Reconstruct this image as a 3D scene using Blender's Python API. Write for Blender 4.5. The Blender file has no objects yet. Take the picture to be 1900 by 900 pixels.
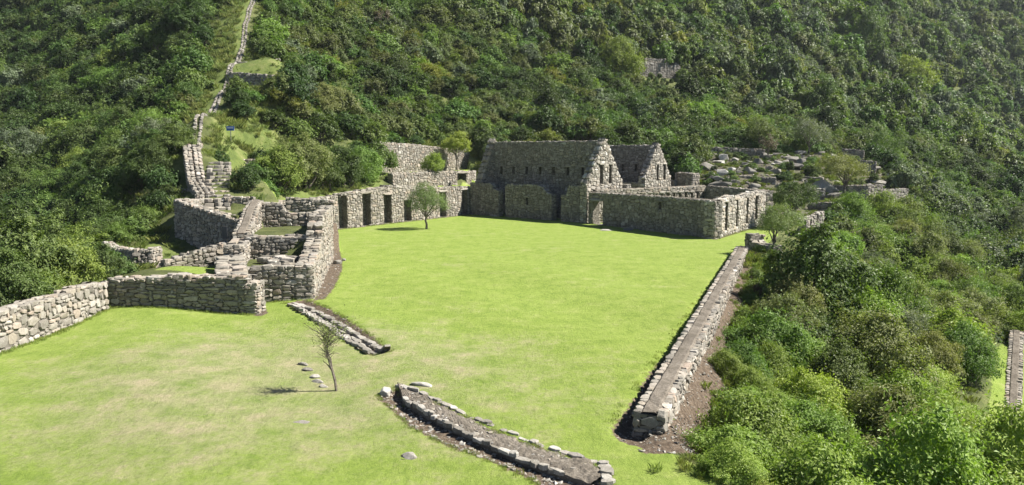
import bpy, bmesh, math, random
import numpy as np
from mathutils import Vector, Matrix
random.seed(7)
RS = np.random.RandomState(11)

# ------------------------------------------------------------------ camera, world, sun
SC = bpy.context.scene
COL = SC.collection
CAM_H, FPX, HOR = 6.0, 1400.0, 290.0        # eye height, focal length and horizon row (photo is 1900 x 900)
TH = math.atan((450.0 - HOR) / FPX)
CT, ST = math.cos(TH), math.sin(TH)
cam = bpy.data.cameras.new("camera"); camo = bpy.data.objects.new("camera", cam); COL.objects.link(camo)
cam.sensor_width = 36.0; cam.lens = 36.0 * FPX / 1900.0
cam.clip_start = 0.1; cam.clip_end = 3000.0
camo.location = (0, 0, CAM_H); camo.rotation_euler = (math.pi / 2 - TH, 0, 0)
SC.camera = camo

SUN_EL, SUN_AZ = math.radians(47), math.radians(89)      # azimuth clockwise from +Y
SDIR = Vector((math.sin(SUN_AZ) * math.cos(SUN_EL), math.cos(SUN_AZ) * math.cos(SUN_EL), math.sin(SUN_EL)))
wd = bpy.data.worlds.new("World"); SC.world = wd; wd.use_nodes = True
nt = wd.node_tree
sky = nt.nodes.new("ShaderNodeTexSky"); sky.sky_type = 'NISHITA'; sky.sun_disc = False
sky.sun_elevation = SUN_EL; sky.sun_rotation = SUN_AZ; sky.altitude = 3000
nt.links.new(sky.outputs[0], nt.nodes["Background"].inputs[0])
nt.nodes["Background"].inputs[1].default_value = 0.05
sl = bpy.data.lights.new("sun", 'SUN'); sl.energy = 5.0; sl.angle = math.radians(0.5); sl.color = (1.0, 0.95, 0.86)
so = bpy.data.objects.new("sun", sl); COL.objects.link(so)
so.rotation_euler = SDIR.to_track_quat('Z', 'Y').to_euler(); so.location = (60, 0, 80)
SC.view_settings.view_transform = 'Standard'; SC.view_settings.look = 'None'
SC.view_settings.exposure = 1.42; SC.view_settings.gamma = 1.0
SC.cycles.max_bounces = 6; SC.cycles.diffuse_bounces = 3; SC.cycles.glossy_bounces = 2
SC.cycles.transmission_bounces = 3; SC.cycles.transparent_max_bounces = 4
SC.cycles.caustics_reflective = False; SC.cycles.caustics_refractive = False

# ------------------------------------------------------------------ survey helpers
def ray(px, py):
    u, v = px - 950.0, py - 450.0
    return u, FPX * CT - v * ST, -FPX * ST - v * CT
def at(px, py, D):                      # the point seen at (px, py) standing D metres ahead
    x, y, z = ray(px, py)
    return (x * D / y, D, CAM_H + z * D / y)
def gp(px, py, z=0.0):                  # the point seen at (px, py) lying at height z
    x, y, w = ray(px, py)
    t = (z - CAM_H) / w
    return (x * t, y * t)
def proj(X, Y, Z):
    X, Y, Z = np.asarray(X, float), np.asarray(Y, float), np.asarray(Z, float) - CAM_H
    f = np.maximum(Y * CT - Z * ST, 1e-3)
    return 950 + FPX * X / f, 450 - FPX * (Y * ST + Z * CT) / f, f

# ------------------------------------------------------------------ node helpers / materials
def new_mat(name):
    m = bpy.data.materials.new(name); m.use_nodes = True
    t = m.node_tree; b = t.nodes["Principled BSDF"]
    return m, t, b
def nd(t, typ, **kw):
    n = t.nodes.new(typ)
    for k, v in kw.items(): setattr(n, k, v)
    return n
def ramp(t, fac, stops):
    r = nd(t, "ShaderNodeValToRGB"); e = r.color_ramp.elements
    while len(e) < len(stops): e.new(0.5)
    for i, (p, c) in enumerate(stops):
        e[i].position = p; e[i].color = (*c, 1)
    t.links.new(fac, r.inputs[0]); return r.outputs[0]
def noise_tex(t, scale, detail=4, rough=0.6, vec=None, dist=0.0):
    n = nd(t, "ShaderNodeTexNoise"); n.inputs["Scale"].default_value = scale
    n.inputs["Detail"].default_value = detail; n.inputs["Roughness"].default_value = rough
    n.inputs["Distortion"].default_value = dist
    if vec is not None: t.links.new(vec, n.inputs["Vector"])
    return n
def math_n(t, op, a, b=None, clamp=False):
    n = nd(t, "ShaderNodeMath", operation=op, use_clamp=clamp)
    for i, v in enumerate((a, b)):
        if v is None: continue
        if isinstance(v, (int, float)): n.inputs[i].default_value = v
        else: t.links.new(v, n.inputs[i])
    return n.outputs[0]
def mixc(t, fac, a, b, mode='MIX'):
    n = nd(t, "ShaderNodeMix", data_type='RGBA', blend_type=mode)
    for sock, v in ((n.inputs[0], fac), (n.inputs[6], a), (n.inputs[7], b)):
        if isinstance(v, (int, float)): sock.default_value = v
        elif isinstance(v, tuple): sock.default_value = (*v, 1)
        else: t.links.new(v, sock)
    return n.outputs[2]
def pos(t): return nd(t, "ShaderNodeNewGeometry").outputs["Position"]
def bump(t, b, h, strength=0.5, dist=0.02):
    n = nd(t, "ShaderNodeBump"); n.inputs["Strength"].default_value = strength; n.inputs["Distance"].default_value = dist
    t.links.new(h, n.inputs["Height"]); t.links.new(n.outputs[0], b.inputs["Normal"])
def one_random(t):                      # one number per stone / leaf, in joined meshes and single ones alike
    g = nd(t, "ShaderNodeNewGeometry"); o = nd(t, "ShaderNodeObjectInfo")
    s = math_n(t, 'ADD', g.outputs["Random Per Island"], o.outputs["Random"])
    return math_n(t, 'FRACT', s)

def stone_mat(name, stops, dirt=(0.10, 0.085, 0.06), lichen=0.35):
    m, t, b = new_mat(name)
    r = one_random(t)
    c = ramp(t, r, stops)
    p = pos(t)
    n1 = noise_tex(t, 9, 5, 0.65, p); n2 = noise_tex(t, 1.1, 3, 0.6, p); n3 = noise_tex(t, 38, 3, 0.6, p)
    c = mixc(t, math_n(t, 'MULTIPLY', ramp(t, n1.outputs[0], [(0.42, (0, 0, 0)), (0.7, (1, 1, 1))]), 0.55), c, dirt)
    c = mixc(t, math_n(t, 'MULTIPLY', ramp(t, n2.outputs[0], [(0.45, (0, 0, 0)), (0.65, (1, 1, 1))]), lichen), c, (0.17, 0.16, 0.13))
    c = mixc(t, math_n(t, 'MULTIPLY', ramp(t, n3.outputs[0], [(0.55, (0, 0, 0)), (0.7, (1, 1, 1))]), 0.4), c, (0.55, 0.53, 0.48))
    t.links.new(c, b.inputs["Base Color"]); b.inputs["Roughness"].default_value = 0.9
    b.inputs["Specular IOR Level"].default_value = 0.2
    bump(t, b, n1.outputs[0], 0.6, 0.03)
    return m
M_STONE = stone_mat("fieldstone", [(0.0, (0.14, 0.128, 0.112)), (0.22, (0.215, 0.197, 0.172)), (0.42, (0.30, 0.275, 0.235)),
                                   (0.6, (0.275, 0.235, 0.185)), (0.74, (0.35, 0.325, 0.29)), (0.88, (0.30, 0.235, 0.185)), (1.0, (0.44, 0.42, 0.38))])
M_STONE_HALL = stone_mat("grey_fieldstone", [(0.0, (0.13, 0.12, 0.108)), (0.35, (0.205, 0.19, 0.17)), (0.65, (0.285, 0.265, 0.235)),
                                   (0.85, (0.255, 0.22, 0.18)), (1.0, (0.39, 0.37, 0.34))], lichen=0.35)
M_SUNLIT = stone_mat("sun_lightened_stone", [(0.0, (0.17, 0.157, 0.137)), (0.3, (0.29, 0.27, 0.235)), (0.55, (0.39, 0.36, 0.31)), (0.75, (0.36, 0.305, 0.24)), (1.0, (0.52, 0.50, 0.46))], lichen=0.2)  # tan fieldstone lightened: sunlight on sun-facing walls put into its colour
M_PALE = stone_mat("pale_slab", [(0.0, (0.15, 0.138, 0.12)), (0.35, (0.235, 0.218, 0.195)), (0.7, (0.31, 0.288, 0.255)), (1.0, (0.43, 0.415, 0.385))], lichen=0.35)
M_ROCK = stone_mat("grey_rock", [(0.0, (0.11, 0.105, 0.095)), (0.5, (0.19, 0.18, 0.163)), (0.85, (0.26, 0.248, 0.228)), (1.0, (0.45, 0.44, 0.42))], lichen=0.5)

def core_mat():                         # the rubble heart of a wall, where no facing stone covers it
    m, t, b = new_mat("wall_heart")
    p = pos(t)
    mp = nd(t, "ShaderNodeMapping"); mp.inputs["Scale"].default_value = (1, 1, 1.7); t.links.new(p, mp.inputs["Vector"])
    v = nd(t, "ShaderNodeTexVoronoi", feature='F1'); v.inputs["Scale"].default_value = 3.6; t.links.new(mp.outputs[0], v.inputs["Vector"])
    e = nd(t, "ShaderNodeTexVoronoi", feature='DISTANCE_TO_EDGE'); e.inputs["Scale"].default_value = 3.6; t.links.new(mp.outputs[0], e.inputs["Vector"])
    sep = nd(t, "ShaderNodeSeparateColor"); t.links.new(v.outputs["Color"], sep.inputs[0])
    c = ramp(t, sep.outputs[0], [(0, (0.12, 0.108, 0.092)), (0.6, (0.21, 0.19, 0.16)), (1, (0.29, 0.265, 0.23))])
    j = ramp(t, e.outputs["Distance"], [(0.02, (0, 0, 0)), (0.09, (1, 1, 1))])
    c = mixc(t, j, (0.05, 0.042, 0.032), c)
    n1 = noise_tex(t, 12, 4, 0.6, p)
    c = mixc(t, math_n(t, 'MULTIPLY', n1.outputs[0], 0.5), c, (0.11, 0.095, 0.07))
    t.links.new(c, b.inputs["Base Color"]); b.inputs["Roughness"].default_value = 0.95
    bump(t, b, math_n(t, 'MULTIPLY', j, 1.0), 0.7, 0.05)
    return m
M_CORE = core_mat()

def earth_mat(name, a, c2, pebbles=0.25):
    m, t, b = new_mat(name); p = pos(t)
    n1 = noise_tex(t, 1.6, 5, 0.65, p); n2 = noise_tex(t, 16, 5, 0.7, p)
    c = ramp(t, n1.outputs[0], [(0.35, a), (0.65, c2)])
    c = mixc(t, math_n(t, 'MULTIPLY', ramp(t, n2.outputs[0], [(0.45, (0, 0, 0)), (0.6, (1, 1, 1))]), 0.6), c, tuple(x * 0.6 for x in a))
    v = nd(t, "ShaderNodeTexVoronoi"); v.inputs["Scale"].default_value = 14; t.links.new(p, v.inputs["Vector"])
    c = mixc(t, math_n(t, 'MULTIPLY', ramp(t, v.outputs["Distance"], [(0.12, (1, 1, 1)), (0.2, (0, 0, 0))]), pebbles), c, (0.42, 0.38, 0.32))
    t.links.new(c, b.inputs["Base Color"]); b.inputs["Roughness"].default_value = 1.0
    b.inputs["Specular IOR Level"].default_value = 0.1
    bump(t, b, n2.outputs[0], 0.8, 0.05)
    return m
M_EARTH = earth_mat("bare_earth", (0.125, 0.09, 0.062), (0.20, 0.155, 0.11))
M_EARTH_CAP = earth_mat("earth_capping", (0.12, 0.104, 0.084), (0.205, 0.18, 0.15), 0.4)

def ground_mat():
    m, t, b = new_mat("ground_cover"); p = pos(t)
    def attr(n):
        a = nd(t, "ShaderNodeAttribute"); a.attribute_name = n; return a.outputs["Fac"]
    nbig = noise_tex(t, 0.16, 5, 0.65, p); nmid = noise_tex(t, 0.9, 5, 0.7, p); nfine = noise_tex(t, 7.5, 5, 0.75, p)
    mp = nd(t, "ShaderNodeMapping"); mp.inputs["Scale"].default_value = (1.0, 0.45, 1); t.links.new(p, mp.inputs["Vector"])
    nblade = noise_tex(t, 11, 7, 0.9, mp.outputs[0]); nwide = noise_tex(t, 3.2, 6, 0.8, mp.outputs[0])
    # mown lawn
    lush = ramp(t, nmid.outputs[0], [(0.30, (0.142, 0.202, 0.034)), (0.5, (0.180, 0.240, 0.048)), (0.72, (0.225, 0.270, 0.070))])
    dryc = ramp(t, nmid.outputs[0], [(0.30, (0.150, 0.188, 0.064)), (0.5, (0.222, 0.232, 0.108)), (0.72, (0.30, 0.262, 0.165))])
    dsum = math_n(t, 'ADD', attr("dry"), math_n(t, 'MULTIPLY', math_n(t, 'SUBTRACT', nbig.outputs[0], 0.5), 1.5))
    dsum = math_n(t, 'ADD', dsum, math_n(t, 'MULTIPLY', math_n(t, 'SUBTRACT', nfine.outputs[0], 0.5), 1.9))
    dsum = math_n(t, 'ADD', dsum, math_n(t, 'MULTIPLY', math_n(t, 'SUBTRACT', nmid.outputs[0], 0.5), 1.5))
    dry = ramp(t, dsum, [(0.05, (0, 0, 0)), (0.95, (1, 1, 1))])
    lawn = mixc(t, dry, lush, dryc)
    bl = ramp(t, nblade.outputs[0], [(0.30, (0.50, 0.54, 0.47)), (0.5, (0.98, 0.99, 0.97)), (0.70, (1.28, 1.22, 1.3))])
    lawn = mixc(t, 0.85, lawn, bl, 'MULTIPLY')
    lawn = mixc(t, 0.8, lawn, ramp(t, nwide.outputs[0], [(0.30, (0.70, 0.74, 0.66)), (0.5, (1, 1, 1)), (0.70, (1.18, 1.13, 1.2))]), 'MULTIPLY')
    # rough hillside grass between the bushes
    wild = ramp(t, nmid.outputs[0], [(0.3, (0.040, 0.056, 0.018)), (0.5, (0.085, 0.105, 0.032)), (0.7, (0.155, 0.165, 0.062))])
    wild = mixc(t, math_n(t, 'MULTIPLY', nfine.outputs[0], 0.6), wild, (0.06, 0.06, 0.03))
    glade = ramp(t, nmid.outputs[0], [(0.3, (0.060, 0.084, 0.022)), (0.5, (0.105, 0.135, 0.036)), (0.7, (0.165, 0.17, 0.066))])
    gl = ramp(t, math_n(t, 'ADD', attr("glade"), math_n(t, 'MULTIPLY', math_n(t, 'SUBTRACT', nfine.outputs[0], 0.5), 0.9)), [(0.35, (0, 0, 0)), (0.65, (1, 1, 1))])
    wild = mixc(t, gl, wild, glade)
    rk = ramp(t, nmid.outputs[0], [(0.3, (0.035, 0.032, 0.022)), (0.46, (0.085, 0.076, 0.056)), (0.54, (0.058, 0.074, 0.024)), (0.72, (0.10, 0.125, 0.035))])
    rkf = ramp(t, math_n(t, 'ADD', attr("rocky"), math_n(t, 'MULTIPLY', math_n(t, 'SUBTRACT', nfine.outputs[0], 0.5), 0.8)), [(0.35, (0, 0, 0)), (0.65, (1, 1, 1))])
    wild = mixc(t, rkf, wild, mixc(t, math_n(t, 'MULTIPLY', nfine.outputs[0], 0.7), rk, (0.10, 0.09, 0.065)))
    # earth
    e1 = ramp(t, nfine.outputs[0], [(0.3, (0.045, 0.033, 0.024)), (0.5, (0.10, 0.075, 0.054)), (0.68, (0.175, 0.138, 0.102))])
    v = nd(t, "ShaderNodeTexVoronoi"); v.inputs["Scale"].default_value = 11; t.links.new(p, v.inputs["Vector"])
    e1 = mixc(t, math_n(t, 'MULTIPLY', ramp(t, v.outputs["Distance"], [(0.14, (1, 1, 1)), (0.22, (0, 0, 0))]), 0.35), e1, (0.36, 0.32, 0.27))
    wob = math_n(t, 'MULTIPLY', math_n(t, 'SUBTRACT', nmid.outputs[0], 0.5), 0.35)
    wob2 = math_n(t, 'ADD', wob, math_n(t, 'MULTIPLY', math_n(t, 'SUBTRACT', nfine.outputs[0], 0.5), 0.30))
    lf = ramp(t, math_n(t, 'ADD', math_n(t, 'ADD', attr("lawn"), wob2), 0.5), [(0.47, (0, 0, 0)), (0.53, (1, 1, 1))])
    df = ramp(t, math_n(t, 'ADD', math_n(t, 'ADD', attr("dirt"), wob2), 0.5), [(0.47, (0, 0, 0)), (0.53, (1, 1, 1))])
    c = mixc(t, lf, wild, lawn); c = mixc(t, df, c, e1)
    t.links.new(c, b.inputs["Base Color"]); b.inputs["Roughness"].default_value = 0.95
    b.inputs["Specular IOR Level"].default_value = 0.15
    hb = math_n(t, 'ADD', nblade.outputs[0], math_n(t, 'MULTIPLY', nfine.outputs[0], 0.8))
    bump(t, b, hb, 0.9, 0.05)
    return m
M_GROUND = ground_mat()

def leaf_mat(name, ca, cb, trans=0.30, rough=0.5, hv=0.20, spec=0.2):
    m, t, b = new_mat(name)
    g = nd(t, "ShaderNodeNewGeometry"); o = nd(t, "ShaderNodeObjectInfo")
    c = mixc(t, g.outputs["Random Per Island"], ca, cb)
    hs = nd(t, "ShaderNodeHueSaturation")
    r2 = math_n(t, 'FRACT', math_n(t, 'MULTIPLY', o.outputs["Random"], 17.3))
    t.links.new(math_n(t, 'ADD', math_n(t, 'MULTIPLY', o.outputs["Random"], 0.045), 0.468), hs.inputs["Hue"])
    t.links.new(math_n(t, 'ADD', math_n(t, 'MULTIPLY', r2, 2 * hv), 1.0 - hv), hs.inputs["Value"])
    hs.inputs["Saturation"].default_value = 1.0
    t.links.new(c, hs.inputs["Color"])
    t.links.new(hs.outputs[0], b.inputs["Base Color"])
    b.inputs["Roughness"].default_value = rough; b.inputs["Specular IOR Level"].default_value = spec
    tr = nd(t, "ShaderNodeBsdfTranslucent"); t.links.new(mixc(t, 1.0, hs.outputs[0], (1.3, 1.5, 0.6), 'MULTIPLY'), tr.inputs["Color"])
    mx = nd(t, "ShaderNodeMixShader"); mx.inputs[0].default_value = trans
    t.links.new(b.outputs[0], mx.inputs[1]); t.links.new(tr.outputs[0], mx.inputs[2])
    t.links.new(mx.outputs[0], t.nodes["Material Output"].inputs[0])
    return m
LM = {
    'dark':  leaf_mat("dark_leaf", (0.055, 0.095, 0.026), (0.105, 0.155, 0.044)),
    'mid':   leaf_mat("green_leaf", (0.1, 0.165, 0.034), (0.175, 0.25, 0.058)),
    'olive': leaf_mat("olive_leaf", (0.125, 0.15, 0.05), (0.2, 0.225, 0.085)),
    'lime':  leaf_mat("bright_leaf", (0.15, 0.235, 0.04), (0.235, 0.32, 0.07)),
    'grey':  leaf_mat("grey_green_leaf", (0.105, 0.135, 0.078), (0.185, 0.215, 0.14)),
    'pale':  leaf_mat("pale_green_leaf", (0.125, 0.175, 0.062), (0.215, 0.27, 0.11)),
    'gold':  leaf_mat("yellowish_leaf", (0.14, 0.165, 0.035), (0.22, 0.235, 0.055)),
    'brown': leaf_mat("dry_twig_leaf", (0.090, 0.078, 0.045), (0.16, 0.135, 0.085), trans=0.1),
    'grass': leaf_mat("grass_blade", (0.085, 0.125, 0.028), (0.17, 0.20, 0.06), trans=0.3, rough=0.6, hv=0.25, spec=0.2),
    'lawn':  leaf_mat("lawn_blade", (0.125, 0.185, 0.034), (0.23, 0.265, 0.08), trans=0.3, rough=0.6, hv=0.22, spec=0.2),
}
LM['fresh'] = leaf_mat("fresh_leaf", (0.18, 0.27, 0.045), (0.27, 0.36, 0.08))
_hill = {'dark': ((0.036, 0.066, 0.018), (0.070, 0.112, 0.032)), 'mid': ((0.066, 0.118, 0.028), (0.122, 0.188, 0.048)), 'olive': ((0.082, 0.110, 0.034), (0.14, 0.168, 0.062)),
         'lime': ((0.105, 0.170, 0.034), (0.175, 0.245, 0.058)), 'grey': ((0.085, 0.122, 0.062), (0.155, 0.192, 0.115)), 'gold': ((0.115, 0.145, 0.030), (0.18, 0.205, 0.048)), 'brown': ((0.085, 0.080, 0.046), (0.15, 0.135, 0.085))}
LH = {k: leaf_mat("hill_%s_leaf" % k, a, b) for k, (a, b) in _hill.items()}
def bark_mat():
    m, t, b = new_mat("bark"); p = pos(t); n = noise_tex(t, 14, 5, 0.7, p)
    c = ramp(t, n.outputs[0], [(0.35, (0.07, 0.055, 0.042)), (0.65, (0.18, 0.155, 0.13))])
    t.links.new(c, b.inputs["Base Color"]); b.inputs["Roughness"].default_value = 0.95; bump(t, b, n.outputs[0], 0.6, 0.02); return m
M_BARK = bark_mat()
def flat_mat(name, c, rough=0.6, metal=0.0):
    m, t, b = new_mat(name); n = noise_tex(t, 20, 3, 0.6, pos(t))
    t.links.new(mixc(t, math_n(t, 'MULTIPLY', n.outputs[0], 0.3), c, tuple(x * 0.6 for x in c)), b.inputs["Base Color"])
    b.inputs["Roughness"].default_value = rough; b.inputs["Metallic"].default_value = metal; return m
M_BLUE = flat_mat("blue_paint", (0.03, 0.10, 0.42), 0.4)
M_POST = flat_mat("grey_post", (0.16, 0.16, 0.16), 0.6)
M_PANEL = flat_mat("dark_panel", (0.05, 0.05, 0.055), 0.5)
M_WHITE = flat_mat("white_paint", (0.75, 0.75, 0.75), 0.5)

# ------------------------------------------------------------------ object helpers
def mesh_np(name, V, faces, mat=None, nper=None):
    """V (n,3) array; faces (m,k) array of equal-length faces, or a list of lists."""
    me = bpy.data.meshes.new(name)
    V = np.asarray(V, np.float32)
    if isinstance(faces, np.ndarray):
        m, k = faces.shape
        me.vertices.add(len(V)); me.vertices.foreach_set("co", V.ravel())
        me.loops.add(m * k); me.loops.foreach_set("vertex_index", faces.astype(np.int32).ravel())
        me.polygons.add(m); me.polygons.foreach_set("loop_start", np.arange(0, m * k, k, dtype=np.int32))
        me.polygons.foreach_set("loop_total", np.full(m, k, np.int32))
        me.update(calc_edges=True); me.validate()
    else:
        me.from_pydata([tuple(v) for v in V], [], faces); me.update()
    for mm in (mat if isinstance(mat, (list, tuple)) else [mat] if mat else []): me.materials.append(mm)
    me.polygons.foreach_set("use_smooth", np.zeros(len(me.polygons), bool))
    return me
def link(name, me, loc=(0, 0, 0), parent=None):
    o = bpy.data.objects.new(name, me); COL.objects.link(o); o.location = loc
    if parent: o.parent = parent
    return o
def tag(o, label=None, cat=None, group=None, kind=None):
    if label: o["label"] = label
    if cat: o["category"] = cat
    if group: o["group"] = group
    if kind or cat: o["kind"] = kind or "thing"
    return o
def shade_smooth(me):
    me.polygons.foreach_set("use_smooth", np.ones(len(me.polygons), bool))

# ------------------------------------------------------------------ stones
def stone_proto(i):
    r = random.Random(100 + i)
    k = r.choice((6, 7, 8))
    ang = [2 * math.pi * (j + 0.5 + r.uniform(-0.33, 0.33)) / k + .3 * i for j in range(k)]
    pw = r.uniform(3.0, 7.0)
    ring = []
    for a in ang:
        c, s = math.cos(a), math.sin(a)
        q = (abs(c) ** pw + abs(s) ** pw) ** (-1 / pw) * 0.5 * r.uniform(0.88, 1.06)
        ring.append((c * q, s * q))
    V = [(x, -0.5, z) for x, z in ring]
    V += [(x, 0.24 + r.uniform(-0.08, 0.08), z) for x, z in ring]
    ins = r.uniform(0.84, 0.95); ox, oz = r.uniform(-.04, .04), r.uniform(-.04, .04); tx, tz = r.uniform(-.22, .22), r.uniform(-.22, .22)
    V += [(x * ins + ox, 0.42 + tx * x + tz * z + r.uniform(-0.05, 0.05), z * ins + oz) for x, z in ring]
    V += [(r.uniform(-0.15, 0.15), 0.46 + r.uniform(-0.05, 0.05), r.uniform(-0.15, 0.15))]
    F = []
    for b in (0, k):
        for j in range(k):
            j2 = (j + 1) % k
            F += [(b + j, b + k + j, b + k + j2), (b + j, b + k + j2, b + j2)]
    for j in range(k): F.append((2 * k + j, 3 * k, 2 * k + (j + 1) % k))
    return np.array(V, float), np.array(F, int)
NPROTO = 30
PROTO = [stone_proto(i) for i in range(NPROTO)]
_pm = {}
def proto_mesh(i, mat):
    key = (i, mat.name)
    if key not in _pm: _pm[key] = mesh_np("stone", PROTO[i][0], PROTO[i][1], mat)
    return _pm[key]
def stones_joined(name, stones, mat, loc, parent, smooth=False):
    if not stones: return None
    VV, FF, off = [], [], 0
    for M, pi in stones:
        V, F = PROTO[pi]
        VV.append(V @ M[:3, :3].T + (M[:3, 3] - np.array(loc))); FF.append(F + off); off += len(V)
    o = link(name, mesh_np(name, np.vstack(VV), np.vstack(FF), mat), (0, 0, 0) if parent else loc, parent)
    o["kind"] = "stuff"
    return o
def frame_matrix(c, u, n, w, d, h, rng, tilt=0.11, yaw=0.06):
    u = Vector(u).normalized(); n = Vector(n).normalized(); z = u.cross(n) * 1.0
    if abs(z.length - 1) > 1e-3: z.normalize()
    R = Matrix((u, n, z)).transposed()
    J = Matrix.Rotation(rng.uniform(-tilt, tilt), 3, 'Y') @ Matrix.Rotation(rng.uniform(-yaw, yaw), 3, 'Z') @ Matrix.Rotation(rng.uniform(-yaw, yaw), 3, 'X')
    A = np.array(R @ J) @ np.diag([w, d, h])
    M = np.eye(4); M[:3, :3] = A; M[:3, 3] = c
    return M
def stone_object(name, M, pi, mat, loc, parent):
    o = bpy.data.objects.new(name, proto_mesh(pi, mat)); COL.objects.link(o)
    m = M.copy(); m[:3, 3] -= np.array(loc)
    if parent: o.parent = parent
    o.matrix_basis = Matrix(m.tolist())
    return o

def layout(L, z0, z1, hr, wr, rng):
    """random rubble: rectangles (s0, s1, z0, z1) packed without running joints"""
    ch = (hr[0] + hr[1]) * .5 * .62; cw = (wr[0] + wr[1]) * .5 / 3.3
    nc = max(1, int(math.ceil(L / cw))); nr = max(1, int(math.ceil((z1 - z0) / ch)) + 1)
    cw = L / nc
    occ = np.zeros((nr + 4, nc), bool); out = []
    ph = rng.uniform(0, 6)
    for j in range(nr):
        i = 0
        while i < nc:
            if occ[j, i]: i += 1; continue
            h = rng.choice((1, 1, 1, 2, 2, 2, 3)); w = rng.choice((2, 2, 3, 3, 4, 5)) if h < 3 else rng.choice((3, 4, 5))
            if rng.random() < .12: w = 1; h = min(h, 2)
            k = i
            while k < nc and k < i + w and not occ[j, k]: k += 1
            w = k - i
            while h > 1 and occ[j:j + h, i:i + w].any(): h -= 1
            if nc - k == 1 and not occ[j:j + h, k].any(): w += 1
            occ[j:j + h, i:i + w] = True
            jz = .16 * ch; wob = .35 * ch * math.sin((i + w / 2) * cw * 1.1 + ph + j * .21)
            out.append((i * cw + rng.uniform(-.1, .1) * cw, (i + w) * cw + rng.uniform(-.1, .1) * cw,
                        z0 + j * ch + wob + rng.uniform(-jz, jz), z0 + (j + h) * ch + wob + rng.uniform(-jz, jz)))
            i += w
    return out

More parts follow.
